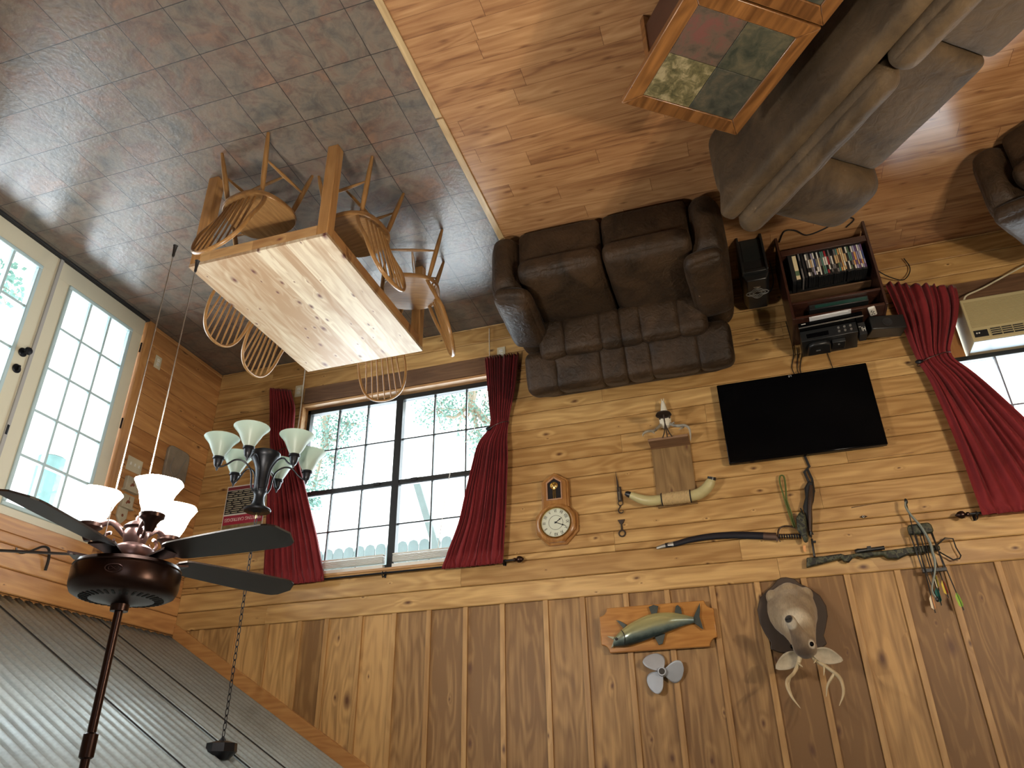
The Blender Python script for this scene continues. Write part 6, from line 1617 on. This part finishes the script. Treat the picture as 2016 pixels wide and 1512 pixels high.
for s_ in (-1, 1):
    mb = MB(); mb.ball(hp(.048, .026, s_ * .060), .0145, 14); part(t, 'eye', mb, MAT['blackgloss'], smooth=True)
    mb = MB(); mb.ball(hp(.236, .002, s_ * .011), .0065, 8, (1, 1, .8)); part(t, 'nostril', mb, MAT['blackmatte'], smooth=True)
    # ears, cupped leaves
    e0 = hp(-.015, .03, s_ * .048)
    tip = Vector((-.222 if s_ * side.x < 0 else .165, e0.y + .02, .345 if s_ * side.x < 0 else .365))
    ax = tip - e0; axn = ax.normalized(); wv = axn.cross(Vector((0, -1, .2))).normalized(); nv = axn.cross(wv).normalized()
    if nv.y > 0: nv = -nv
    mb = MB()
    def fe(u, v, e0=e0, ax=ax, wv=wv, nv=nv):
        w = .010 + .036 * math.sin(PI * min(1, v * .93 + .07) ** .85) ; w *= 1 if v < .9 else max(.05, math.sqrt(max(0, 1 - ((v - .9) / .1) ** 2)))
        q = (u - .5) * 2
        return e0 + ax * v + wv * w * q - nv * (.026 * (1 - q * q) * math.sin(PI * min(1, v + .15)))
    mb.grid(fe, 11, 18); o = part(t, 'ear', mb, flat('pale_ear_hair', (.45, .39, .29), .8, noise=.35, nscale=30), smooth=True)
    md = o.modifiers.new('thick', 'SOLIDIFY'); md.thickness = .005; md.offset = 0
ant = flat('ivory_antler', (.55, .45, .28), .4, noise=.4, nscale=14)
def W3(x, y, z): return lo(t, x, y, z)
for nm, ps, rs in (('main_beam', [(-4.896, -.325, 3.010), (-4.876, -.33, 3.055), (-4.842, -.36, 3.105), (-4.800, -.42, 3.145), (-4.790, -.47, 3.19), (-4.806, -.50, 3.25), (-4.840, -.51, 3.31)], [.015, .012, .010, .010, .009, .007, .002]),
                   ('tine', [(-4.815, -.40, 3.13), (-4.800, -.395, 3.17), (-4.806, -.40, 3.22), (-4.822, -.41, 3.265)], [.009, .008, .005, .002]),
                   ('tine', [(-4.878, -.335, 3.045), (-4.892, -.36, 3.065), (-4.898, -.37, 3.075)], [.007, .005, .002]),
                   ('main_beam', [(-4.958, -.325, 2.998), (-4.985, -.325, 3.035), (-5.040, -.34, 3.085), (-5.078, -.39, 3.130), (-5.092, -.44, 3.175), (-5.085, -.48, 3.24), (-5.048, -.50, 3.305)], [.016, .013, .012, .012, .010, .008, .002]),
                   ('tine', [(-5.070, -.375, 3.118), (-5.045, -.38, 3.145), (-5.015, -.385, 3.185), (-4.995, -.39, 3.245)], [.010, .009, .007, .002]),
                   ('tine', [(-4.985, -.33, 3.03), (-4.975, -.355, 3.045), (-4.965, -.36, 3.055)], [.008, .005, .002]),
                   ('tine', [(-5.020, -.34, 3.07), (-5.015, -.35, 3.10), (-5.008, -.35, 3.125)], [.006, .005, .002])):
    pa = smooth_path([W3(*p) for p in ps], 5); mb = MB(); mb.tube(pa, lerp_list(rs, len(pa)), 12); part(t, nm, mb, ant, smooth='auto')
# branding iron style arc low on the wall is left out: only what the photo shows hangs here
# ================================================================ OUTSIDE
m, nt, b = newmat('pale_ground'); b.inputs['Base Color'].default_value = (.72, .72, .68, 1); b.inputs['Roughness'].default_value = .9
mb = MB(); mb.add([(-30, .35, -.352), (30, .35, -.352), (30, 30, -.352), (-30, 30, -.352)], [(0, 1, 2, 3)]); mb.add([(.35, -25, -.36), (30, -25, -.36), (30, .35, -.36), (.35, .35, -.36)], [(0, 1, 2, 3)])
tag(mb.build('lawn', m), 'pale sunlit ground outside the windows', 'ground', kind='stuff')
fw_ = flat('weathered_fence_wood', (.10, .13, .13), .8, noise=.2, nscale=5)
t = thing('wooden_fence', 'pale board fence with rounded board ends, far off through the middle window', 'fence', (-.6, 6.8, -.345))
for k in range(30):
    x = k * .215
    mb = MB(); mb.prism([(x, .09), (x + .03, .02), (x + .08, 0), (x + .12, 0), (x + .17, .02), (x + .20, .09), (x + .20, 2.0), (x, 2.0)], 0, .025); mb.build('board', fw_, t)
for z in (.7, 1.6):
    mb = MB(); mb.box(0, 6.4, .025, .07, z, z + .09); mb.build('rail', fw_, t)
t = thing('leaning_board', 'pale board leaning diagonally outside the window half nearer the clock', 'board', (-.28, 4.0, -.345))
mb = MB(); mb.prism([(-.04, 0), (.06, 0), (-.40, 1.35), (-.50, 1.35)], 0, .04); mb.build('plank', fw_, t)
leafm = flat('pale_green_leaves', (.13, .26, .23), .6, noise=.4, nscale=3)
barkm = flat('grey_bark', (.30, .27, .22), .8)
def tree(x, y, lab, clusters, seed, trunk, leaf=.10, n=260):
    t = thing('shrub', lab, 'shrub', (x, y, -.345), group='shrubs outside the windows')
    mb = MB(); mb.tube([Vector(p) for p in trunk], lerp_list([.06, .04], len(trunk)), 8); mb.build('trunk', barkm, t, smooth='auto')
    rnd = random.Random(seed)
    mb = MB()
    for (cx_, cy_, cz_, r_) in clusters:
        tp = Vector(trunk[-1]); c_ = Vector((cx_, cy_, cz_))
        mb.tube(smooth_path([tp, (tp + c_) / 2 + Vector((0, 0, .15)), c_], 3), lerp_list([.03, .008], 7), 5)
        for _ in range(5):
            d = Vector((rnd.gauss(0, 1), rnd.gauss(0, 1), rnd.gauss(0, .8))).normalized() * r_; mb.tube([c_, c_ + d * .5, c_ + d], [.010, .006, .002], 4)
    mb.build('branches', barkm, t)
    mb = MB()
    for (cx_, cy_, cz_, r_) in clusters:
        for _ in range(n):
            d = Vector((rnd.gauss(0, 1), rnd.gauss(0, 1), rnd.gauss(0, .7))); d = d.normalized() * r_ * rnd.random() ** .45; p = Vector((cx_, cy_, cz_)) + d
            a = Vector((rnd.gauss(0, 1), rnd.gauss(0, 1), rnd.gauss(0, 1))).normalized() * leaf; b_ = a.orthogonal().normalized() * leaf * .4
            mb.add([p, p + a * .5 + b_, p + a, p + a * .5 - b_], [(0, 1, 2, 3)])
    o = mb.build('foliage', leafm, t); o['kind'] = 'stuff'
    return t
tree(-2.02, 1.6, 'leafy shrub outside the window half nearer the clock', [(.1, 0, .30, .32), (-.30, .1, .42, .30), (.40, .0, .24, .28), (-.15, .1, .66, .25), (-.55, .0, .58, .25)], 4, [(0, .1, .02), (0, .08, .1), (0, .05, .2)], n=520, leaf=.032)
tree(-.25, 1.6, 'leafy shrub outside the window half nearer the corner', [(.0, 0, .35, .26), (-.10, .05, .62, .24), (.10, .0, .92, .22), (-.22, .1, .2, .25), (.14, 0, 1.15, .15)], 5, [(.1, .1, .0), (.1, .08, .15), (.05, .05, .3)], n=520, leaf=.032)
tree(1.0, -2.2, 'low leafy shrub outside the left french door leaf', [(0, .1, .30, .28), (.1, -.4, .35, .3), (-.05, .45, .22, .22)], 6, [(0, 0, 0), (0, .02, .1), (.05, 0, .2)], n=260, leaf=.05)
t = thing('tree_trunk', 'pale upright tree trunk seen through the right french door leaf', 'tree trunk', (4.0, 1.72, -.345))
mb = MB(); mb.tube([(0, 0, 0), (.01, .01, 1.2), (0, .03, 3.2)], [.17, .155, .14], 10); mb.build('bark', flat('pale_teal_bark', (.10, .18, .18), .8, noise=.3, nscale=9), t, smooth='auto')
